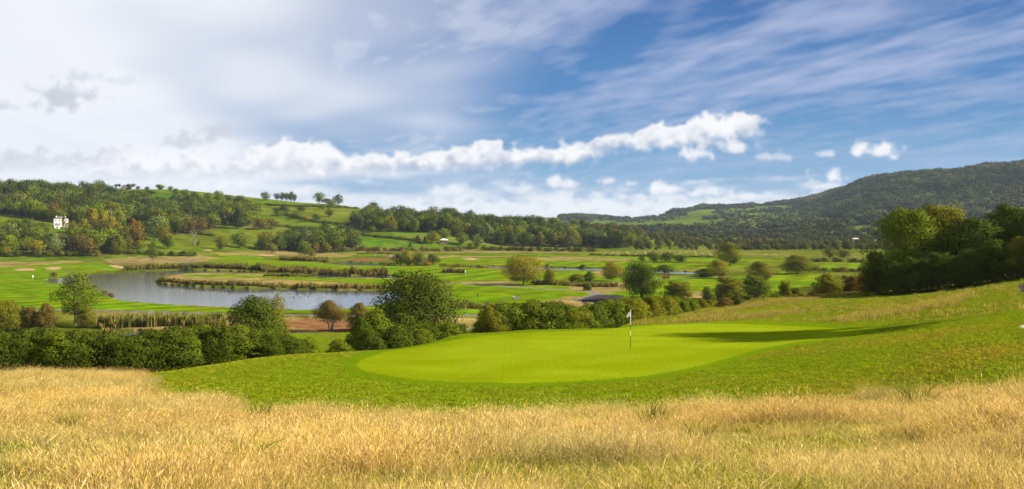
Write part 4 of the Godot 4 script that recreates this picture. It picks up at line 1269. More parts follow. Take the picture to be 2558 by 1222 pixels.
func far_woods() -> void:
	var fields := []
	for f in far_fields():
		var pv := PackedVector2Array()
		for p in f: pv.append(Vector2(p[0], p[1]))
		fields.append(pv)
	var lists := [[], [], []]
	var near_list := [[], [], []]
	var n := 0
	var a0 := az_of(1400)
	var a1 := az_of(3300)
	while n < 26000:
		n += 1
		var r := sqrt(rng.randf_range(1330.0 * 1330.0, 3700.0 * 3700.0))
		var az := rng.randf_range(a0, a1)
		var p := on_ground(az, r)
		var px := pixel(p)
		var skip := false
		var small := 1.0
		for f in fields:
			if Geometry2D.is_point_in_polygon(px, f):
				skip = true
				break
		if skip: continue
		if px.x < 1990.0 and ZN[int(round(row_of(r))) * NA + int(round(col_of(az)))] == Z.far:
			if n_mid.get_noise_2d(p.x * 0.4, p.z * 0.4) < 0.26 and absf(n_big.get_noise_2d(p.x * 0.35, p.z * 0.35)) > 0.014: continue
			small = 0.6
		var patch := n_mid.get_noise_2d(p.x * 0.3 + 300.0, p.z * 0.3)
		var plot := n_big.get_noise_2d(p.x * 0.22 + 500.0, p.z * 0.3)
		if px.x > 2000.0 and plot > 0.42: continue
		var h := rng.randf_range(10.0, 18.0) * (1.0 + 0.7 * patch) * ((0.45 if px.x < 2000.0 else 0.6) if r < 1750.0 else 1.0) * small
		var w := h * rng.randf_range(1.0, 1.6)
		var tone := rng.randf_range(0.6, 1.25) * (1.0 + 0.6 * patch + 0.7 * plot)
		var c := Color(0.050, 0.064, 0.015).lerp([Color(0.040, 0.056, 0.016), Color(0.085, 0.070, 0.02), Color(0.032, 0.046, 0.017), Color(0.068, 0.086, 0.017)][rng.randi() % 4], rng.randf())
		lists[rng.randi() % 3].append([Transform3D(Basis(Vector3.UP, rng.randf() * TAU).scaled(Vector3(w, h, w)), p - Vector3(0, 0.5, 0)), Color(c.r * tone, c.g * tone, c.b * tone)])
	for k in 3:
		scatter("mountain_wood", kinds.far[k], leaf_mat("far_leaves", 1.0, 1.0, 1.0, 0.2), lists[k], "unbroken wood covering the long dark hill and the far valley sides", "wood")
	# brushy river belt across the valley floor
	n = 0
	while n < 2600:
		n += 1
		var px := rng.randf_range(1430.0, 2750.0)
		var r := sqrt(rng.randf_range(860.0 * 860.0, 1340.0 * 1340.0))
		var p := on_ground(az_of(px), r)
		var pp := pixel(p)
		if pp.y > 626.0: continue
		if px < 1580.0 and r < 1000.0: continue
		if n_mid.get_noise_2d(p.x * 0.7, p.z * 0.7) < -0.22: continue
		var h := rng.randf_range(3.5, 9.0) * (1.3 if px < 1600.0 else (0.75 if px < 1900.0 else 0.8))
		if rng.randf() < 0.10: h *= 1.4
		var w := h * rng.randf_range(0.85, 1.3)
		var tone := rng.randf_range(0.75, 1.2)
		var c := Color(0.070, 0.075, 0.016).lerp([Color(0.045, 0.062, 0.012), Color(0.12, 0.088, 0.024), Color(0.095, 0.072, 0.022), Color(0.08, 0.105, 0.014)][rng.randi() % 4], rng.randf())
		near_list[rng.randi() % 3].append([Transform3D(Basis(Vector3.UP, rng.randf() * TAU).scaled(Vector3(w, h, w)), p - Vector3(0, 0.3, 0)), Color(c.r * tone, c.g * tone, c.b * tone)])
	for k in 3:
		scatter("river_scrub", kinds.mid[k], leaf_mat("scrub_leaves", 1.0, 1.0, 1.0), near_list[k], "brown and green scrub and trees along the flat valley behind the sheep", "scrub")

# ------------------------------------------------------------------ reeds, grass
func blade(vp: PackedVector3Array, vn: PackedVector3Array, vc: PackedColorArray, ix: PackedInt32Array, p: Vector3, tip: Vector3, bend: Vector3, w: float, c: Color, segs := 2) -> void:
	var d := (tip - p)
	var s := d.cross(Vector3(rng.randf_range(-1, 1), 0.2, rng.randf_range(-1, 1))).normalized()
	var n := s.cross(d).normalized()
	if n.y < 0.0: n = -n
	n = (n + Vector3(0, 0.35, 0)).normalized()
	var b := vp.size()
	for k in segs:
		var t := float(k) / segs
		var q := p.lerp(tip, t) + bend * (t * (1.0 - t) * 4.0)
		var ww := w * (1.0 - 0.55 * t)
		vp.append(q - s * ww); vp.append(q + s * ww)
		vn.append(n); vn.append(n)
		vc.append(c); vc.append(c)
	vp.append(tip); vn.append(n); vc.append(c)
	for k in segs - 1:
		var i := b + k * 2
		ix.append_array(PackedInt32Array([i, i + 2, i + 1, i + 1, i + 2, i + 3]))
	var e := b + (segs - 1) * 2
	ix.append_array(PackedInt32Array([e, e + 2, e + 1]))

func tuft(seed_: int, blades: int, spread: float, hmin: float, hmax: float, lean: float, w: float, colours: Array, heads := 0.0) -> ArrayMesh:
	rng.seed = seed_
	var vp := PackedVector3Array()
	var vn := PackedVector3Array()
	var vc := PackedColorArray()
	var ix := PackedInt32Array()
	for i in blades:
		var a := rng.randf() * TAU
		var rr := spread * sqrt(rng.randf())
		var p := Vector3(cos(a) * rr, -0.03, sin(a) * rr)
		var h := rng.randf_range(hmin, hmax)
		var l := Vector3(rng.randf_range(-1, 1), 0, rng.randf_range(-1, 1)) * lean * h + Vector3(cos(a), 0, sin(a)) * lean * h * 0.5
		var tip := p + l + Vector3(0, h, 0)
		var c: Color = colours[rng.randi() % colours.size()]
		var v := rng.randf_range(0.8, 1.2)
		c = Color(c.r * v, c.g * v, c.b * v)
		var before := vp.size()
		blade(vp, vn, vc, ix, p, tip, Vector3(0, h * 0.12, 0) - l * 0.25, w * rng.randf_range(0.7, 1.3), c, 3)
		if rng.randf() < heads:
			var d := l.normalized() * 0.5 + Vector3(0, 1, 0)
			var s := Vector3(rng.randf_range(-1, 1), 0.1, rng.randf_range(-1, 1)).normalized()
			var hw := w * rng.randf_range(1.2, 2.2)
			var hl := h * rng.randf_range(0.06, 0.13)
			var b := vp.size()
			vp.append(tip - d * hl * 0.4); vp.append(tip + s * hw); vp.append(tip + d * hl); vp.append(tip - s * hw)
			var hc := Color(c.r * 1.12, c.g * 1.02, c.b * 1.1)
			for q in 4:
				vn.append(Vector3(s.z, 0.5, -s.x).normalized()); vc.append(hc)
			ix.append_array(PackedInt32Array([b, b + 1, b + 2, b, b + 2, b + 3]))
	return arrays(vp, vn, vc, ix)

func reeds() -> void:
	var g := Color(0.15, 0.18, 0.020)
	var tan_ := Color(0.50, 0.33, 0.11)
	var m := leaf_mat("reed_leaves", 1.0, 1.0, 1.0, 0.3)
	var mesh_a := tuft(501, 46, 0.6, 1.3, 2.2, 0.1, 0.045, [g, g, Color(0.11, 0.12, 0.02), Color(0.06, 0.08, 0.02), tan_])
	var mesh_b := tuft(502, 46, 0.6, 1.1, 2.0, 0.1, 0.045, [tan_, g, tan_, Color(0.26, 0.19, 0.06), Color(0.10, 0.10, 0.02)])
	# beds: line in photo pixels, depth in metres, mesh share of tan, label
	var beds := [
		[[[312, 675], [420, 671], [520, 669], [630, 674], [690, 680]], 9.0, 0.25, 1.25, "bed of green reeds along the far shore of the lake"],
		[[[395, 703], [470, 709], [560, 713], [700, 717], [840, 720], [965, 721]], 5.0, 0.65, 0.85, "fringe of tan reeds along the water side of the island"],
		[[[655, 678], [760, 681], [860, 684], [968, 686]], 7.0, 0.55, 1.35, "bed of tall reeds beside the narrow pond behind the island"],
		[[[655, 672], [700, 676], [760, 677]], 8.0, 0.1, 1.1, "dark green end of the reeds beside the island pond"],
		[[[660, 690], [740, 691], [790, 692]], 3.0, 0.2, 0.7, "thin reeds growing in the island pond"],
		[[[700, 650], [780, 652], [820, 655]], 12.0, 0.15, 1.2, "dark rushes at the end of the far pond"],
		[[[1105, 681], [1160, 682]], 5.0, 0.5, 1.1, "short reed bed behind the oak"],
		[[[250, 815], [330, 812], [430, 808], [555, 812]], 14.0, 0.05, 1.0, "green bulrushes round the little pond behind the long hedge"],
		[[[262, 833], [285, 842], [300, 850]], 6.0, 0.3, 0.8, "bulrushes at the near side of the little pond"],
		[[[1130, 768], [1205, 770], [1260, 768]], 6.0, 0.2, 1.0, "strip of rushes along the fairway in front of the walking person"],
		[[[1330, 708], [1400, 712], [1480, 716], [1540, 716]], 8.0, 0.3, 0.8, "rushy rough grass below the yellowing willow"],
		[[[1100, 666], [1230, 670]], 4.0, 0.5, 0.5, "brown rushes on the bank of the narrow stream"],
	]
	for b in beds:
		rng.seed = 5000 + int(b[0][0][0])
		var la := []
		var lb := []
		for i in b[0].size() - 1:
			var p := hit(b[0][i][0], b[0][i][1], 200.0)
			var q := hit(b[0][i + 1][0], b[0][i + 1][1], 200.0)
			var n := int(p.distance_to(q) * float(b[1]) * 0.75)
			for k in n:
				var s := p.lerp(q, rng.randf())
				var rr := Vector2(s.x, s.z).length()
				var f := (rr + rng.randf_range(-0.5, 0.5) * float(b[1])) / rr
				var x := s.x * f
				var z := s.z * f
				var y := maxf(ground(x, z), -0.35)
				var sc: float = float(b[3]) * rng.randf_range(0.6, 1.3) * (1.0 + 0.6 * n_fine.get_noise_2d(x * 0.7, z * 0.7))
				var t := Transform3D(Basis(Vector3.UP, rng.randf() * TAU).scaled(Vector3(1.1, sc, 1.1)), Vector3(x, y, z))
				var tone := rng.randf_range(0.8, 1.2)
				var it := [t, Color(tone, tone, tone)]
				if rng.randf() + 0.5 * n_fine.get_noise_2d(x * 1.5, z * 1.5) < float(b[2]): lb.append(it)
				else: la.append(it)
		scatter("reeds", mesh_a, m, la, b[4], "reeds")
		scatter("reeds", mesh_b, m, lb, b[4] + ", dry stems", "reeds")

func tall_grass() -> void:
	var straw := [Color(0.70, 0.51, 0.195), Color(0.76, 0.575, 0.255), Color(0.64, 0.44, 0.125), Color(0.68, 0.52, 0.16), Color(0.50, 0.41, 0.06)]
	var leafy := [Color(0.33, 0.325, 0.022), Color(0.25, 0.285, 0.016), Color(0.46, 0.38, 0.05), Color(0.17, 0.23, 0.012)]
	var m := leaf_mat("grass_blades", 1.0, 1.0, 1.0, 0.6)
	m.roughness = 0.7
	var meshes := [
		tuft(601, 46, 0.18, 0.14, 0.38, 0.55, 0.0014, straw + leafy.slice(2, 3), 0.5), tuft(602, 46, 0.18, 0.12, 0.34, 0.8, 0.0014, straw, 0.5), tuft(603, 42, 0.19, 0.16, 0.42, 0.45, 0.0014, straw, 0.6),
		tuft(604, 46, 0.19, 0.07, 0.22, 0.9, 0.0026, leafy), tuft(605, 44, 0.18, 0.09, 0.26, 0.8, 0.0022, leafy + straw.slice(0, 2)), tuft(606, 7, 0.22, 0.26, 0.52, 0.8, 0.0013, [Color(0.66, 0.52, 0.28), Color(0.60, 0.45, 0.21), Color(0.50, 0.40, 0.12)], 0.8)]
	var lists := [[], [], [], [], [], []]
	rng.seed = 610
	for band in [[3.2, 7.0, 90.0], [7.0, 11.0, 100.0], [11.0, 18.0, 80.0], [18.0, 32.0, 52.0], [32.0, 64.0, 24.0]]:
		var half := 0.70
		var area: float = half * (band[1] * band[1] - band[0] * band[0])
		for i in int(area * band[2]):
			var r := sqrt(rng.randf_range(band[0] * band[0], band[1] * band[1]))
			var az := rng.randf_range(-half, half)
			var x := sin(az) * r
			var z := -cos(az) * r
			if ZN[int(round(row_of(r))) * NA + int(round(col_of(az)))] != Z.rough: continue
			var p := on_ground(az, r)
			var patch := 0.8 * n_fine.get_noise_2d(x * 3.0, z * 5.0) + 1.3 * n_mid.get_noise_2d(x * 8.0, z * 15.0) + (0.34 - 0.05 * absf(x - 0.3) if r < 11.0 else 0.0)
			var k := rng.randi() % 3
			if rng.randf() < 0.44 + 1.9 * patch: k = 3 + rng.randi() % 2
			elif rng.randf() < 0.10: k = 5
			var s := 0.9 * rng.randf_range(0.6, 1.25) * (1.0 - 0.4 * clampf(patch, -1.0, 1.0)) * (1.0 + 0.7 * n_mid.get_noise_2d(x * 14.0 + 200.0, z * 14.0))
			var wd := s * (1.0 if r < 14.0 else 1.25)
			var tone := rng.randf_range(0.82, 1.18) * (1.0 + 0.3 * n_mid.get_noise_2d(x * 6.0 + 30.0, z * 10.0))
			var warm := 0.16 * n_mid.get_noise_2d(x * 5.0 + 80.0, z * 5.0)
			var tilt := Basis(Vector3(rng.randf_range(-1, 1), 0, rng.randf_range(-1, 1)).normalized(), rng.randf_range(0.0, 0.22))
			lists[k].append([Transform3D(tilt * Basis(Vector3.UP, rng.randf() * TAU).scaled(Vector3(wd, s, wd)), p), Color(tone * (1.0 + warm), tone, tone * (1.0 - warm))])
	for k in 6:
		scatter("tall_grass", meshes[k], m, lists[k], ["tall straw-coloured grass with seed heads in the rough", "leaning straw-coloured grass with seed heads in the rough", "upright straw-coloured grass with seed heads in the rough", "short green grass growing among the straw", "mixed green and straw grass in the rough", "long arching straw stalks standing over the rough"][k], "grass")

func mown_grass() -> void:
	var m := leaf_mat("short_grass_blades", 1.0, 1.0, 1.0, 0.35)
	var greens := [Color(0.20, 0.305, 0.007), Color(0.18, 0.275, 0.006), Color(0.26, 0.325, 0.012), Color(0.31, 0.30, 0.025)]
	var mesh := tuft(701, 34, 0.22, 0.02, 0.06, 1.0, 0.004, greens)
	var list := []
	rng.seed = 710
	for band in [[22.0, 36.0, 34.0], [36.0, 60.0, 22.0], [60.0, 130.0, 5.0]]:
		var area: float = 0.66 * (band[1] * band[1] - band[0] * band[0])
		for i in int(area * band[2]):
			var r := sqrt(rng.randf_range(band[0] * band[0], band[1] * band[1]))
			var az := rng.randf_range(-0.5, 0.66)
			var z := ZN[int(round(row_of(r))) * NA + int(round(col_of(az)))]
			if z != Z.apron and z != Z.bank: continue
			var p := on_ground(az, r)
			var s := rng.randf_range(0.7, 1.4) * (1.0 if z == Z.apron else 1.4)
			var n := n_mid.get_noise_2d(p.x * 3.0, p.z * 3.0) + 0.5 * n_fine.get_noise_2d(p.x * 10.0, p.z * 10.0)
			var tone := rng.randf_range(0.8, 1.2)
			var dry := clampf(n * 1.2 + (0.15 if z == Z.bank else 0.0), 0.0, 0.8)
			list.append([Transform3D(Basis(Vector3.UP, rng.randf() * TAU).scaled(Vector3(1.2, s, 1.2)), p), Color(tone * (1.0 + 0.7 * dry), tone * (1.0 + 0.08 * dry), tone * (1.0 + 1.0 * dry))])
	scatter("mown_grass", mesh, m, list, "short mown grass round the putting green and up the bank", "grass")
	# longer tussocky grass on the bank and the dry strips
	var mesh2 := tuft(702, 30, 0.22, 0.16, 0.36, 0.5, 0.006, [Color(0.54, 0.39, 0.14), Color(0.46, 0.34, 0.09), Color(0.28, 0.28, 0.02)])
	var list2 := []
	var n2 := 0
	while n2 < 60000:
		n2 += 1
		var r := sqrt(rng.randf_range(60.0 * 60.0, 190.0 * 190.0))
		var az := rng.randf_range(az_of(1500), az_of(2750))
		var z := ZN[int(round(row_of(r))) * NA + int(round(col_of(az)))]
		if z != Z.straw and not (z == Z.bank and rng.randf() < 0.02 + 0.16 * maxf(n_mid.get_noise_2d(sin(az) * r * 2.0, cos(az) * r * 2.0), 0.0)): continue
		var s := rng.randf_range(0.7, 1.3)
		var tone := rng.randf_range(0.8, 1.2)
		list2.append([Transform3D(Basis(Vector3.UP, rng.randf() * TAU).scaled(Vector3(1.5, s, 1.5)), on_ground(az, r)), Color(tone, tone, tone)])
	scatter("bank_grass", mesh2, m, list2, "dry pale grass in strips along the bank behind the green", "grass")

func tussocks() -> void:
	var m := leaf_mat("tussock_blades", 1.0, 1.0, 1.0, 0.35)
	var greens := [Color(0.15, 0.205, 0.012), Color(0.115, 0.165, 0.012), Color(0.20, 0.24, 0.02), Color(0.28, 0.28, 0.05)]
	var meshes := [tuft(801, 170, 0.15, 0.26, 0.52, 0.40, 0.0035, greens), tuft(802, 160, 0.17, 0.22, 0.48, 0.52, 0.0035, greens)]
	var spots := [[648, 1052, 1.1, "spiky green tussock in the straw below the fringe's curved end"], [622, 1180, 1.0, "bushy green tussock low in the straw"], [1636, 1078, 1.25, "large bright green tussock in the straw below the flag"], [2290, 1020, 1.3, "dark green tussock with a hollow side in the straw"], [2275, 1000, 0.9, "spreading green tussock behind the dark hollow-sided one"], [1745, 1108, 0.9, "small sparse green tussock near the large bright one"], [1090, 1150, 0.8, "low green tussock in the greener patch of rough"], [170, 1075, 0.8, "faint green tussock in the thick straw"]]
	for i in spots.size():
		var p := hit(spots[i][0], spots[i][1])
		var o := base("grass_tussock", p, i * 1.3)
		var b := part("blades", meshes[i % 2], m, o)
		b.scale = Vector3(1.5, 1.15, 1.5) * float(spots[i][2])
		tag(o, spots[i][3], "grass tussock")

# ------------------------------------------------------------------ things
func cyl(r0: float, r1: float, h: float, n := 12) -> CylinderMesh:
	var c := CylinderMesh.new()
	c.bottom_radius = r0
	c.top_radius = r1
	c.height = h
	c.radial_segments = n
	c.rings = 1
	return c

func box(x: float, y: float, z: float) -> BoxMesh:
	var b := BoxMesh.new()
	b.size = Vector3(x, y, z)
	return b

func put(called: String, mesh: Mesh, mat: Material, parent: Node, at: Vector3, turn := Vector3.ZERO) -> MeshInstance3D:
	var o := part(called, mesh, mat, parent)
	o.position = at
	o.rotation = turn
	return o

func flag_cloth(w: float, h: float) -> ArrayMesh:
	# a limp cloth: hangs in folds from a short hoist
	var vp := PackedVector3Array()
	var ix := PackedInt32Array()
	var nu := 10
	var nv := 12
	for j in nv + 1:
		var v := float(j) / nv
		for i in nu + 1:
			var u := float(i) / nu
			var droop := u * h * (0.42 + 0.12 * sin(u * 5.0))
			var x := -u * w * (0.35 + 0.65 * v) * (1.0 - 0.25 * sin(u * 7.0 + v))
			vp.append(Vector3(x, -v * h * (1.0 - 0.25 * u) - droop, 0.035 * sin(u * 11.0 + v * 2.0) * (0.3 + v)))
	for j in nv:
		for i in nu:
			var a := j * (nu + 1) + i
			ix.append_array(PackedInt32Array([a, a + 1, a + nu + 1, a + 1, a + nu + 2, a + nu + 1]))
	var st := SurfaceTool.new()
	st.begin(Mesh.PRIMITIVE_TRIANGLES)
	for i in ix: st.add_vertex(vp[i])
	st.index()
	st.generate_normals()
	return st.commit()

func make_flag(p: Vector3, label: String, cloth: StandardMaterial3D) -> void:
	var o := base("flagstick", p)
	var white := flat("white_pole_paint", 0.75, 0.75, 0.73, 0.4)
	var black := flat("black_pole_paint", 0.02, 0.02, 0.022, 0.4)
	var y := 0.0
	for s in [[0.70, black], [0.32, white], [0.34, black], [0.84, white]]:
		put("pole_section", cyl(0.017, 0.017, s[0]), s[1], o, Vector3(0, y + s[0] * 0.5, 0))
		y += s[0]
	put("pole_cap", cyl(0.022, 0.010, 0.04), white, o, Vector3(0, y + 0.02, 0))
	put("flag", flag_cloth(0.30, 0.34), cloth, o, Vector3(-0.015, y - 0.01, 0))
	put("cup", cyl(0.054, 0.054, 0.012, 20), flat("cup_liner", 0.05, 0.05, 0.045), o, Vector3(0, 0.007, 0))
	tag(o, label, "flag")

func flagstick() -> void:
	make_flag(hit(1575, 868, 30.0), "white flag on a black and white banded stick in the green", flat("white_flag_cloth", 0.8, 0.8, 0.8, 0.7))
	make_flag(hit(937, 645, 300.0), "distant flag on its stick beside the red earth works", flat("pale_flag_cloth", 0.8, 0.75, 0.4, 0.7))

func gable(w: float, d: float, h: float, over_: float) -> ArrayMesh:
	# a hipped roof with eaves
	var x := w * 0.5 + over_
	var z := d * 0.5 + over_
	var rx := maxf(x - z, 0.3)
	var a := [Vector3(-x, 0, z), Vector3(x, 0, z), Vector3(x, 0, -z), Vector3(-x, 0, -z), Vector3(-rx, h, 0), Vector3(rx, h, 0)]
	var st := SurfaceTool.new()
	st.begin(Mesh.PRIMITIVE_TRIANGLES)
	for t in [[0, 4, 5], [0, 5, 1], [1, 5, 2], [2, 5, 4], [2, 4, 3], [3, 4, 0], [0, 1, 2], [0, 2, 3]]:
		for k in t: st.add_vertex(a[k])
	st.generate_normals()
	return st.commit()

func house(called: String, p: Vector3, turn: float, w: float, d: float, h: float, roof_h: float, wall: StandardMaterial3D, roof: StandardMaterial3D, cols: int, rows: int, label: String, category: String, chimneys := 1) -> Node3D:
	var o := base(called, p, turn)
	put("wall", box(w, h + 1.5, d), wall, o, Vector3(0, h * 0.5 - 0.75, 0))
	put("roof", gable(w, d, roof_h, 0.4), roof, o, Vector3(0, h + 0.002, 0))
	for c in chimneys:
		put("chimney", box(0.9, 2.0, 0.9), wall, o, Vector3(-w * 0.3 + c * w * 0.6, h + roof_h * 0.75, 0))
	var glass := flat("dark_window_glass", 0.03, 0.035, 0.04, 0.1)
	var frame := flat("window_frame", 0.5, 0.48, 0.45)
	for j in rows:
		for i in cols:
			var x := (i + 0.5) / cols * w - w * 0.5
			var y := (j + 0.55) / rows * h
			if j == 0 and i == cols / 2:
				put("door", box(1.1, 2.1, 0.12), flat("house_door", 0.08, 0.10, 0.09), o, Vector3(x, 1.05, d * 0.5 + 0.02))
				continue
			var f := put("window", box(0.95, 1.35, 0.10), frame, o, Vector3(x, y, d * 0.5 + 0.02))
			put("pane", box(0.75, 1.15, 0.04), glass, f, Vector3(0, 0, 0.05))
	tag(o, label, category)
	return o

func buildings() -> void:
	var white := flat("white_render", 0.66, 0.63, 0.58, 0.85)
	var slate := flat("slate_roof", 0.12, 0.115, 0.12, 0.7)
	var p := hit(152, 566, 600.0)
	var f := atan2(-p.x, -p.z)
	house("house", p + Vector3(0, 0.6, 0), f + 0.1, 10.5, 6.5, 5.8, 1.8, white, slate, 4, 2, "white rendered house half hidden among the hillside trees", "house", 2)
	var q := hit(143, 568, 600.0)
	house("lodge", q - p.normalized() * 8.0 + Vector3(0, -1.2, 0), f, 3.6, 4.0, 3.2, 1.6, white, slate, 1, 1, "small white outbuilding just below the white house", "house", 0)
	var r := hit(316, 474, 900.0)
	house("farmhouse", r, atan2(-r.x, -r.z), 13.0, 7.0, 3.4, 3.0, flat("stone_wall", 0.22, 0.19, 0.17), slate, 4, 1, "low grey farmhouse on the ridge under umbrella-shaped trees", "house", 1)
	var s := hit(1109, 608, 500.0)
	var pale := flat("pale_sheet_roof", 0.7, 0.66, 0.64, 0.5)
	house("barn", s, atan2(-s.x, -s.z), 8.0, 6.0, 3.0, 1.4, flat("brick_wall", 0.3, 0.16, 0.11), pale, 2, 1, "small brick barn with a pale roof among the pasture trees", "barn", 0)
	var t := hit(2136, 605, 900.0)
	house("barn", t + Vector3(0, 1.5, 0), atan2(-t.x, -t.z), 11.5, 7.0, 2.6, 1.1, flat("pale_barn_wall", 0.55, 0.52, 0.48), pale, 4, 1, "long pale barn on the valley floor below the dark hill", "barn", 0)

# a soft-jointed body: tapered capsules joined with a smooth minimum and meshed as surface nets
func body_mesh(bones: Array, cell: float, soft: float) -> ArrayMesh:
	var lo := Vector3(1e9, 1e9, 1e9)
	var hi := -lo
	for b in bones:
		var rr: float = maxf(b[2], b[3]) + cell * 2.0
		lo = lo.min((b[0] as Vector3).min(b[1]) - Vector3.ONE * rr)
		hi = hi.max((b[0] as Vector3).max(b[1]) + Vector3.ONE * rr)
	var nx := int((hi.x - lo.x) / cell) + 2
	var ny := int((hi.y - lo.y) / cell) + 2
	var nz := int((hi.z - lo.z) / cell) + 2
	var f := PackedFloat32Array()
	f.resize(nx * ny * nz)
	var cl := PackedInt32Array()
	cl.resize(nx * ny * nz)
	for k in nz:
		for j in ny:
			for i in nx:
				var p := lo + Vector3(i, j, k) * cell
				var best := 1e9
				var sum := 0.0
				var who := 0
				for bi in bones.size():
					var b: Array = bones[bi]
					var pa: Vector3 = p - b[0]
					var ba: Vector3 = b[1] - b[0]
					var t := clampf(pa.dot(ba) / maxf(ba.length_squared(), 1e-8), 0.0, 1.0)
					var d := (pa - ba * t).length() - lerpf(b[2], b[3], t)
					if d < best:
						best = d
						who = bi
					sum += exp(-d / soft)
				var at := (k * ny + j) * nx + i
				f[at] = -log(maxf(sum, 1e-30)) * soft
				cl[at] = who
	var vert := PackedInt32Array()
	vert.resize(nx * ny * nz)
	vert.fill(-1)
	var st := SurfaceTool.new()
	st.begin(Mesh.PRIMITIVE_TRIANGLES)
	st.set_smooth_group(0)
	var vs := PackedVector3Array()
	var vcol := PackedColorArray()
	var offs := [0, 1, nx, nx + 1, nx * ny, nx * ny + 1, nx * ny + nx, nx * ny + nx + 1]
	for k in nz - 1:
		for j in ny - 1:
			for i in nx - 1:
				var at := (k * ny + j) * nx + i
				var sum := Vector3.ZERO
				var n := 0
				for e in [[0, 1], [2, 3], [4, 5], [6, 7], [0, 2], [1, 3], [4, 6], [5, 7], [0, 4], [1, 5], [2, 6], [3, 7]]:
					var fa := f[at + offs[e[0]]]
					var fb := f[at + offs[e[1]]]
					if (fa < 0.0) == (fb < 0.0): continue
					var t := fa / (fa - fb)
					var a := Vector3(e[0] & 1, (e[0] >> 1) & 1, e[0] >> 2)
					var b := Vector3(e[1] & 1, (e[1] >> 1) & 1, e[1] >> 2)
					sum += a.lerp(b, t)
					n += 1
				if n:
					vert[at] = vs.size()
					vs.append(lo + (Vector3(i, j, k) + sum / n) * cell)
					vcol.append(bones[cl[at]][4])
	var quad := func(a: int, b: int, c: int, d: int, flip: bool):
		if a < 0 or b < 0 or c < 0 or d < 0: return
		var o := [a, b, c, a, c, d] if flip else [a, c, b, a, d, c]
		for q in o:
			st.set_color(vcol[q])
			st.add_vertex(vs[q])
	for k in range(1, nz - 1):
		for j in range(1, ny - 1):
			for i in range(1, nx - 1):
				var at := (k * ny + j) * nx + i
				var inside := f[at] < 0.0
				if inside != (f[at + 1] < 0.0):
					quad.call(vert[at], vert[at - nx], vert[at - nx - nx * ny], vert[at - nx * ny], not inside)
				if inside != (f[at + nx] < 0.0):
					quad.call(vert[at], vert[at - nx * ny], vert[at - nx * ny - 1], vert[at - 1], not inside)
				if inside != (f[at + nx * ny] < 0.0):
					quad.call(vert[at], vert[at - 1], vert[at - 1 - nx], vert[at - nx], not inside)
	st.index()
	st.generate_normals()
	return st.commit()

func person_bones(top: Color, legs: Color, skin: Color, hair: Color, arm_fwd: float) -> Array:
	var sh := Color(0.03, 0.03, 0.03)
	var v := func(x: float, y: float, z: float): return Vector3(x, y, z)
	var b := [
		[v.call(0, 1.02, 0), v.call(0, 1.40, 0), 0.145, 0.150, top], [v.call(-0.13, 1.42, 0), v.call(0.13, 1.42, 0), 0.075, 0.075, top],
		[v.call(0, 0.94, 0), v.call(0, 1.04, 0), 0.155, 0.150, legs], [v.call(0, 1.44, 0), v.call(0, 1.54, 0.015), 0.055, 0.052, skin],
		[v.call(0, 1.60, 0.02), v.call(0, 1.68, 0.01), 0.078, 0.092, skin], [v.call(0, 1.70, -0.02), v.call(0, 1.63, -0.045), 0.092, 0.075, hair], [v.call(0, 1.625, 0.10), v.call(0, 1.64, 0.09), 0.014, 0.012, skin]]
	for s in [-1.0, 1.0]:
		var st: float = 0.13 * s
		b.append([v.call(0.09 * s, 0.92, 0), v.call(0.10 * s, 0.50, st * 0.7), 0.090, 0.062, legs])
		b.append([v.call(0.10 * s, 0.50, st * 0.7), v.call(0.10 * s, 0.09, st * 1.5 - 0.03), 0.060, 0.042, legs])
		b.append([v.call(0.10 * s, 0.045, st * 1.5 - 0.05), v.call(0.11 * s, 0.035, st * 1.5 + 0.14), 0.045, 0.035, sh])
		b.append([v.call(0.19 * s, 1.40, 0), v.call(0.25 * s, 1.13, arm_fwd * 0.3 - st * 0.4), 0.055, 0.045, top])
		b.append([v.call(0.25 * s, 1.13, arm_fwd * 0.3 - st * 0.4), v.call(0.24 * s, 0.90, arm_fwd + 0.06 - st * 0.4), 0.043, 0.032, top])
		b.append([v.call(0.24 * s, 0.88, arm_fwd + 0.07 - st * 0.4), v.call(0.235 * s, 0.81, arm_fwd + 0.09 - st * 0.4), 0.034, 0.030, skin])
		for k in 4:
			b.append([v.call(0.235 * s, 0.80, arm_fwd + 0.065 + 0.017 * k - st * 0.4), v.call(0.225 * s, 0.735 - 0.006 * (k % 3), arm_fwd + 0.07 + 0.018 * k - st * 0.4), 0.010, 0.008, skin])
		b.append([v.call(0.23 * s, 0.84, arm_fwd + 0.11 - st * 0.4), v.call(0.215 * s, 0.79, arm_fwd + 0.135 - st * 0.4), 0.011, 0.009, skin])
	return b

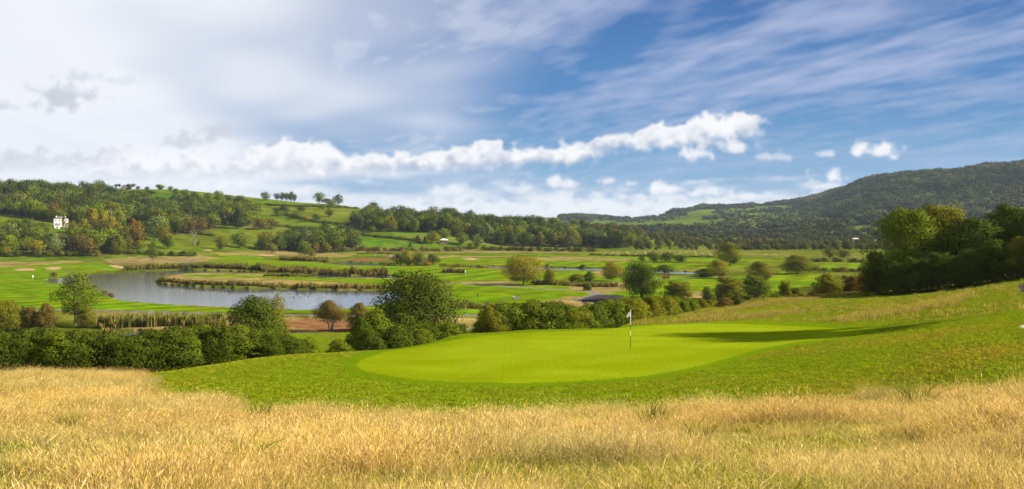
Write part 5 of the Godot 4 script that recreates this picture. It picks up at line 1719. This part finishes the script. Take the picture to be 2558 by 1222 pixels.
func creatures() -> void:
	var skin := Color(0.42, 0.26, 0.18)
	var m := flat("clothes_and_skin", 1, 1, 1, 0.85)
	m.vertex_color_use_as_albedo = true
	var p := hit(1193, 745, 200.0)
	var o := base("person", p, 2.4)
	part("body", body_mesh(person_bones(Color(0.06, 0.06, 0.085), Color(0.025, 0.025, 0.03), skin, Color(0.05, 0.035, 0.025), 0.05), 0.03, 0.012), m, o)
	tag(o, "person in dark clothes walking across the fairway", "person")
	p = hit(82, 697, 200.0)
	o = base("person", p, 0.6)
	part("body", body_mesh(person_bones(Color(0.75, 0.74, 0.72), Color(0.6, 0.57, 0.5), skin, Color(0.7, 0.7, 0.68), 0.1), 0.03, 0.012), m, o)
	tag(o, "person in white standing on the striped fairway near the lake", "person")
	# sheep on the far meadow
	var wool := Color(0.44, 0.38, 0.31)
	var dark := Color(0.16, 0.13, 0.11)
	var sb := [[Vector3(-0.38, 0.62, 0), Vector3(0.36, 0.64, 0), 0.29, 0.27, wool], [Vector3(0.42, 0.72, 0), Vector3(0.60, 0.62, 0), 0.13, 0.11, wool], [Vector3(0.60, 0.60, 0), Vector3(0.74, 0.42, 0), 0.09, 0.055, dark], [Vector3(-0.62, 0.66, 0), Vector3(-0.68, 0.48, 0), 0.05, 0.04, wool]]
	for x in [-0.34, 0.34]:
		for z in [-0.13, 0.13]:
			sb.append([Vector3(x, 0.45, z), Vector3(x + (-0.05 if x < 0 else 0.0), 0.24, z), 0.065, 0.04, wool])
			sb.append([Vector3(x + (-0.05 if x < 0 else 0.0), 0.24, z), Vector3(x, 0.02, z), 0.034, 0.030, dark])
	for z in [-1.0, 1.0]:
		sb.append([Vector3(0.58, 0.64, 0.06 * z), Vector3(0.56, 0.62, 0.17 * z), 0.025, 0.02, dark])
	var sm := body_mesh(sb, 0.055, 0.025)
	var fleece := flat("sheep_fleece", 1, 1, 1, 0.95)
	fleece.vertex_color_use_as_albedo = true
	rng.seed = 900
	var spots := [[1479, 634], [1494, 634], [1510, 634], [1514, 630], [1530, 627], [1532, 631], [1529, 633], [1545, 627], [1544, 631], [1539, 634], [1566, 629], [1569, 631], [1572, 634], [1587, 634], [1593, 629], [1611, 628], [1612, 631], [1624, 627], [1637, 628], [1652, 627], [1665, 636], [1672, 632], [1674, 627], [1686, 628], [1695, 635], [1699, 631], [1713, 628], [1722, 627], [1737, 628], [1738, 631], [1739, 636], [1750, 628], [1754, 631], [1756, 634], [1769, 628], [1772, 632], [1774, 636], [1908, 635], [1914, 635], [1932, 635], [1938, 635], [1961, 640], [1967, 640], [1982, 640], [2132, 636], [2136, 641], [2145, 634]]
	for i in spots.size():
		var g := hit(spots[i][0], spots[i][1] + 3.0, 300.0)
		var s := base("sheep", g, rng.randf() * TAU)
		s.scale = Vector3.ONE * rng.randf_range(0.95, 1.1)
		part("body", sm, fleece, s)
		tag(s, "pale woolly sheep grazing on the far meadow", "sheep", "sheep on the far meadow")
	# ducks on the lake
	var dk := Color(0.05, 0.045, 0.045)
	var dm := body_mesh([[Vector3(-0.16, 0.04, 0), Vector3(0.12, 0.03, 0), 0.085, 0.10, dk], [Vector3(-0.18, 0.06, 0), Vector3(-0.29, 0.11, 0), 0.05, 0.015, dk], [Vector3(0.17, 0.08, 0), Vector3(0.21, 0.20, 0), 0.045, 0.035, dk], [Vector3(0.21, 0.22, 0), Vector3(0.23, 0.22, 0), 0.05, 0.048, dk], [Vector3(0.27, 0.21, 0), Vector3(0.33, 0.20, 0), 0.02, 0.012, Color(0.5, 0.45, 0.4)]], 0.025, 0.012)
	var ducks := []
	for q in [[490, 717], [498, 717], [508, 717], [520, 721], [517, 725], [528, 721], [529, 725], [537, 722], [541, 724], [534, 728], [539, 728], [548, 722], [552, 723], [556, 724], [559, 725], [548, 728], [550, 730], [555, 731], [561, 730], [566, 728], [577, 720], [576, 730], [587, 730], [721, 734], [727, 734], [741, 737], [745, 736], [732, 742], [735, 744], [748, 742], [759, 734], [766, 734], [771, 735], [776, 735], [761, 739], [769, 741]]:
		ducks.append(q)
	for q in ducks:
		var d := ray(q[0], q[1])
		var t := (EYE + 0.22) / -d.y
		var s := base("duck", Vector3(d.x * t, -0.24, d.z * t), rng.randf() * TAU)
		s.scale = Vector3.ONE * 1.15
		part("body", dm, fleece, s)
		tag(s, "dark duck afloat in the flock on the lake", "duck", "ducks on the lake")

func mower(p: Vector3, turn: float, s: float, paint_: StandardMaterial3D, label: String) -> void:
	var o := base("ride_on_mower", p, turn)
	o.scale = Vector3.ONE * s
	var dark := flat("black_plastic", 0.02, 0.02, 0.022, 0.5)
	put("chassis", box(1.7, 0.22, 0.7), dark, o, Vector3(0, 0.40, 0))
	put("bonnet", box(0.75, 0.36, 0.62), paint_, o, Vector3(0.45, 0.69, 0))
	put("bonnet_nose", cyl(0.18, 0.18, 0.62), paint_, o, Vector3(0.825, 0.69, 0), Vector3(PI / 2, 0, 0))
	put("rear_body", box(0.6, 0.26, 0.72), paint_, o, Vector3(-0.55, 0.64, 0))
	put("seat", box(0.42, 0.12, 0.46), dark, o, Vector3(-0.42, 0.83, 0))
	put("backrest", box(0.12, 0.46, 0.46), dark, o, Vector3(-0.66, 1.08, 0), Vector3(0, 0, 0.15))
	put("steering_column", cyl(0.03, 0.03, 0.5), dark, o, Vector3(0.05, 0.95, 0), Vector3(0, 0, 0.4))
	put("steering_wheel", cyl(0.19, 0.19, 0.03), dark, o, Vector3(-0.05, 1.18, 0), Vector3(0, 0, 0.4))
	put("cutting_deck", box(0.7, 0.18, 1.2), paint_, o, Vector3(0.0, 0.20, 0))
	for x in [0.62, -0.55]:
		for z in [-0.45, 0.45]:
			var r := 0.24 if x > 0 else 0.33
			var w := put("wheel", cyl(r, r, 0.2, 18), flat("tyre_rubber", 0.025, 0.025, 0.025, 0.9), o, Vector3(x, r, z), Vector3(PI / 2, 0, 0))
			put("rim", cyl(r * 0.55, r * 0.55, 0.22, 14), flat("wheel_rim", 0.5, 0.5, 0.48, 0.4), w, Vector3.ZERO)
	put("roll_bar", box(0.06, 0.06, 0.66), dark, o, Vector3(-0.82, 1.50, 0))
	for z in [-0.30, 0.30]:
		put("roll_bar_post", box(0.06, 0.82, 0.06), dark, o, Vector3(-0.82, 1.06, z))
	tag(o, label, "mower")

func vehicles() -> void:
	var grey := flat("silver_paint", 0.45, 0.45, 0.46, 0.35, 0.3)
	var red := flat("red_paint", 0.45, 0.035, 0.02, 0.35)
	mower(hit(1288, 748, 200.0), PI + 0.2, 1.1, grey, "grey ride-on mower parked on the fairway beside the walking person")
	mower(hit(1664, 697, 200.0), PI, 1.7, red, "red ride-on mower on the path behind the solitary dark round oak")
	mower(hit(974, 642, 300.0), 0.3, 1.6, grey, "grey ride-on mower working on the far red earth")
	# marker post by the fairway
	var p := hit(1162, 683, 200.0)
	var o := base("marker_post", p)
	put("post", cyl(0.14, 0.14, 1.5), flat("white_post_paint", 0.75, 0.74, 0.7), o, Vector3(0, 0.75, 0))
	put("post_top", cyl(0.14, 0.02, 0.12), flat("white_post_paint", 0.75, 0.74, 0.7), o, Vector3(0, 1.56, 0))
	tag(o, "white marker post at the end of the short reed bed", "post")
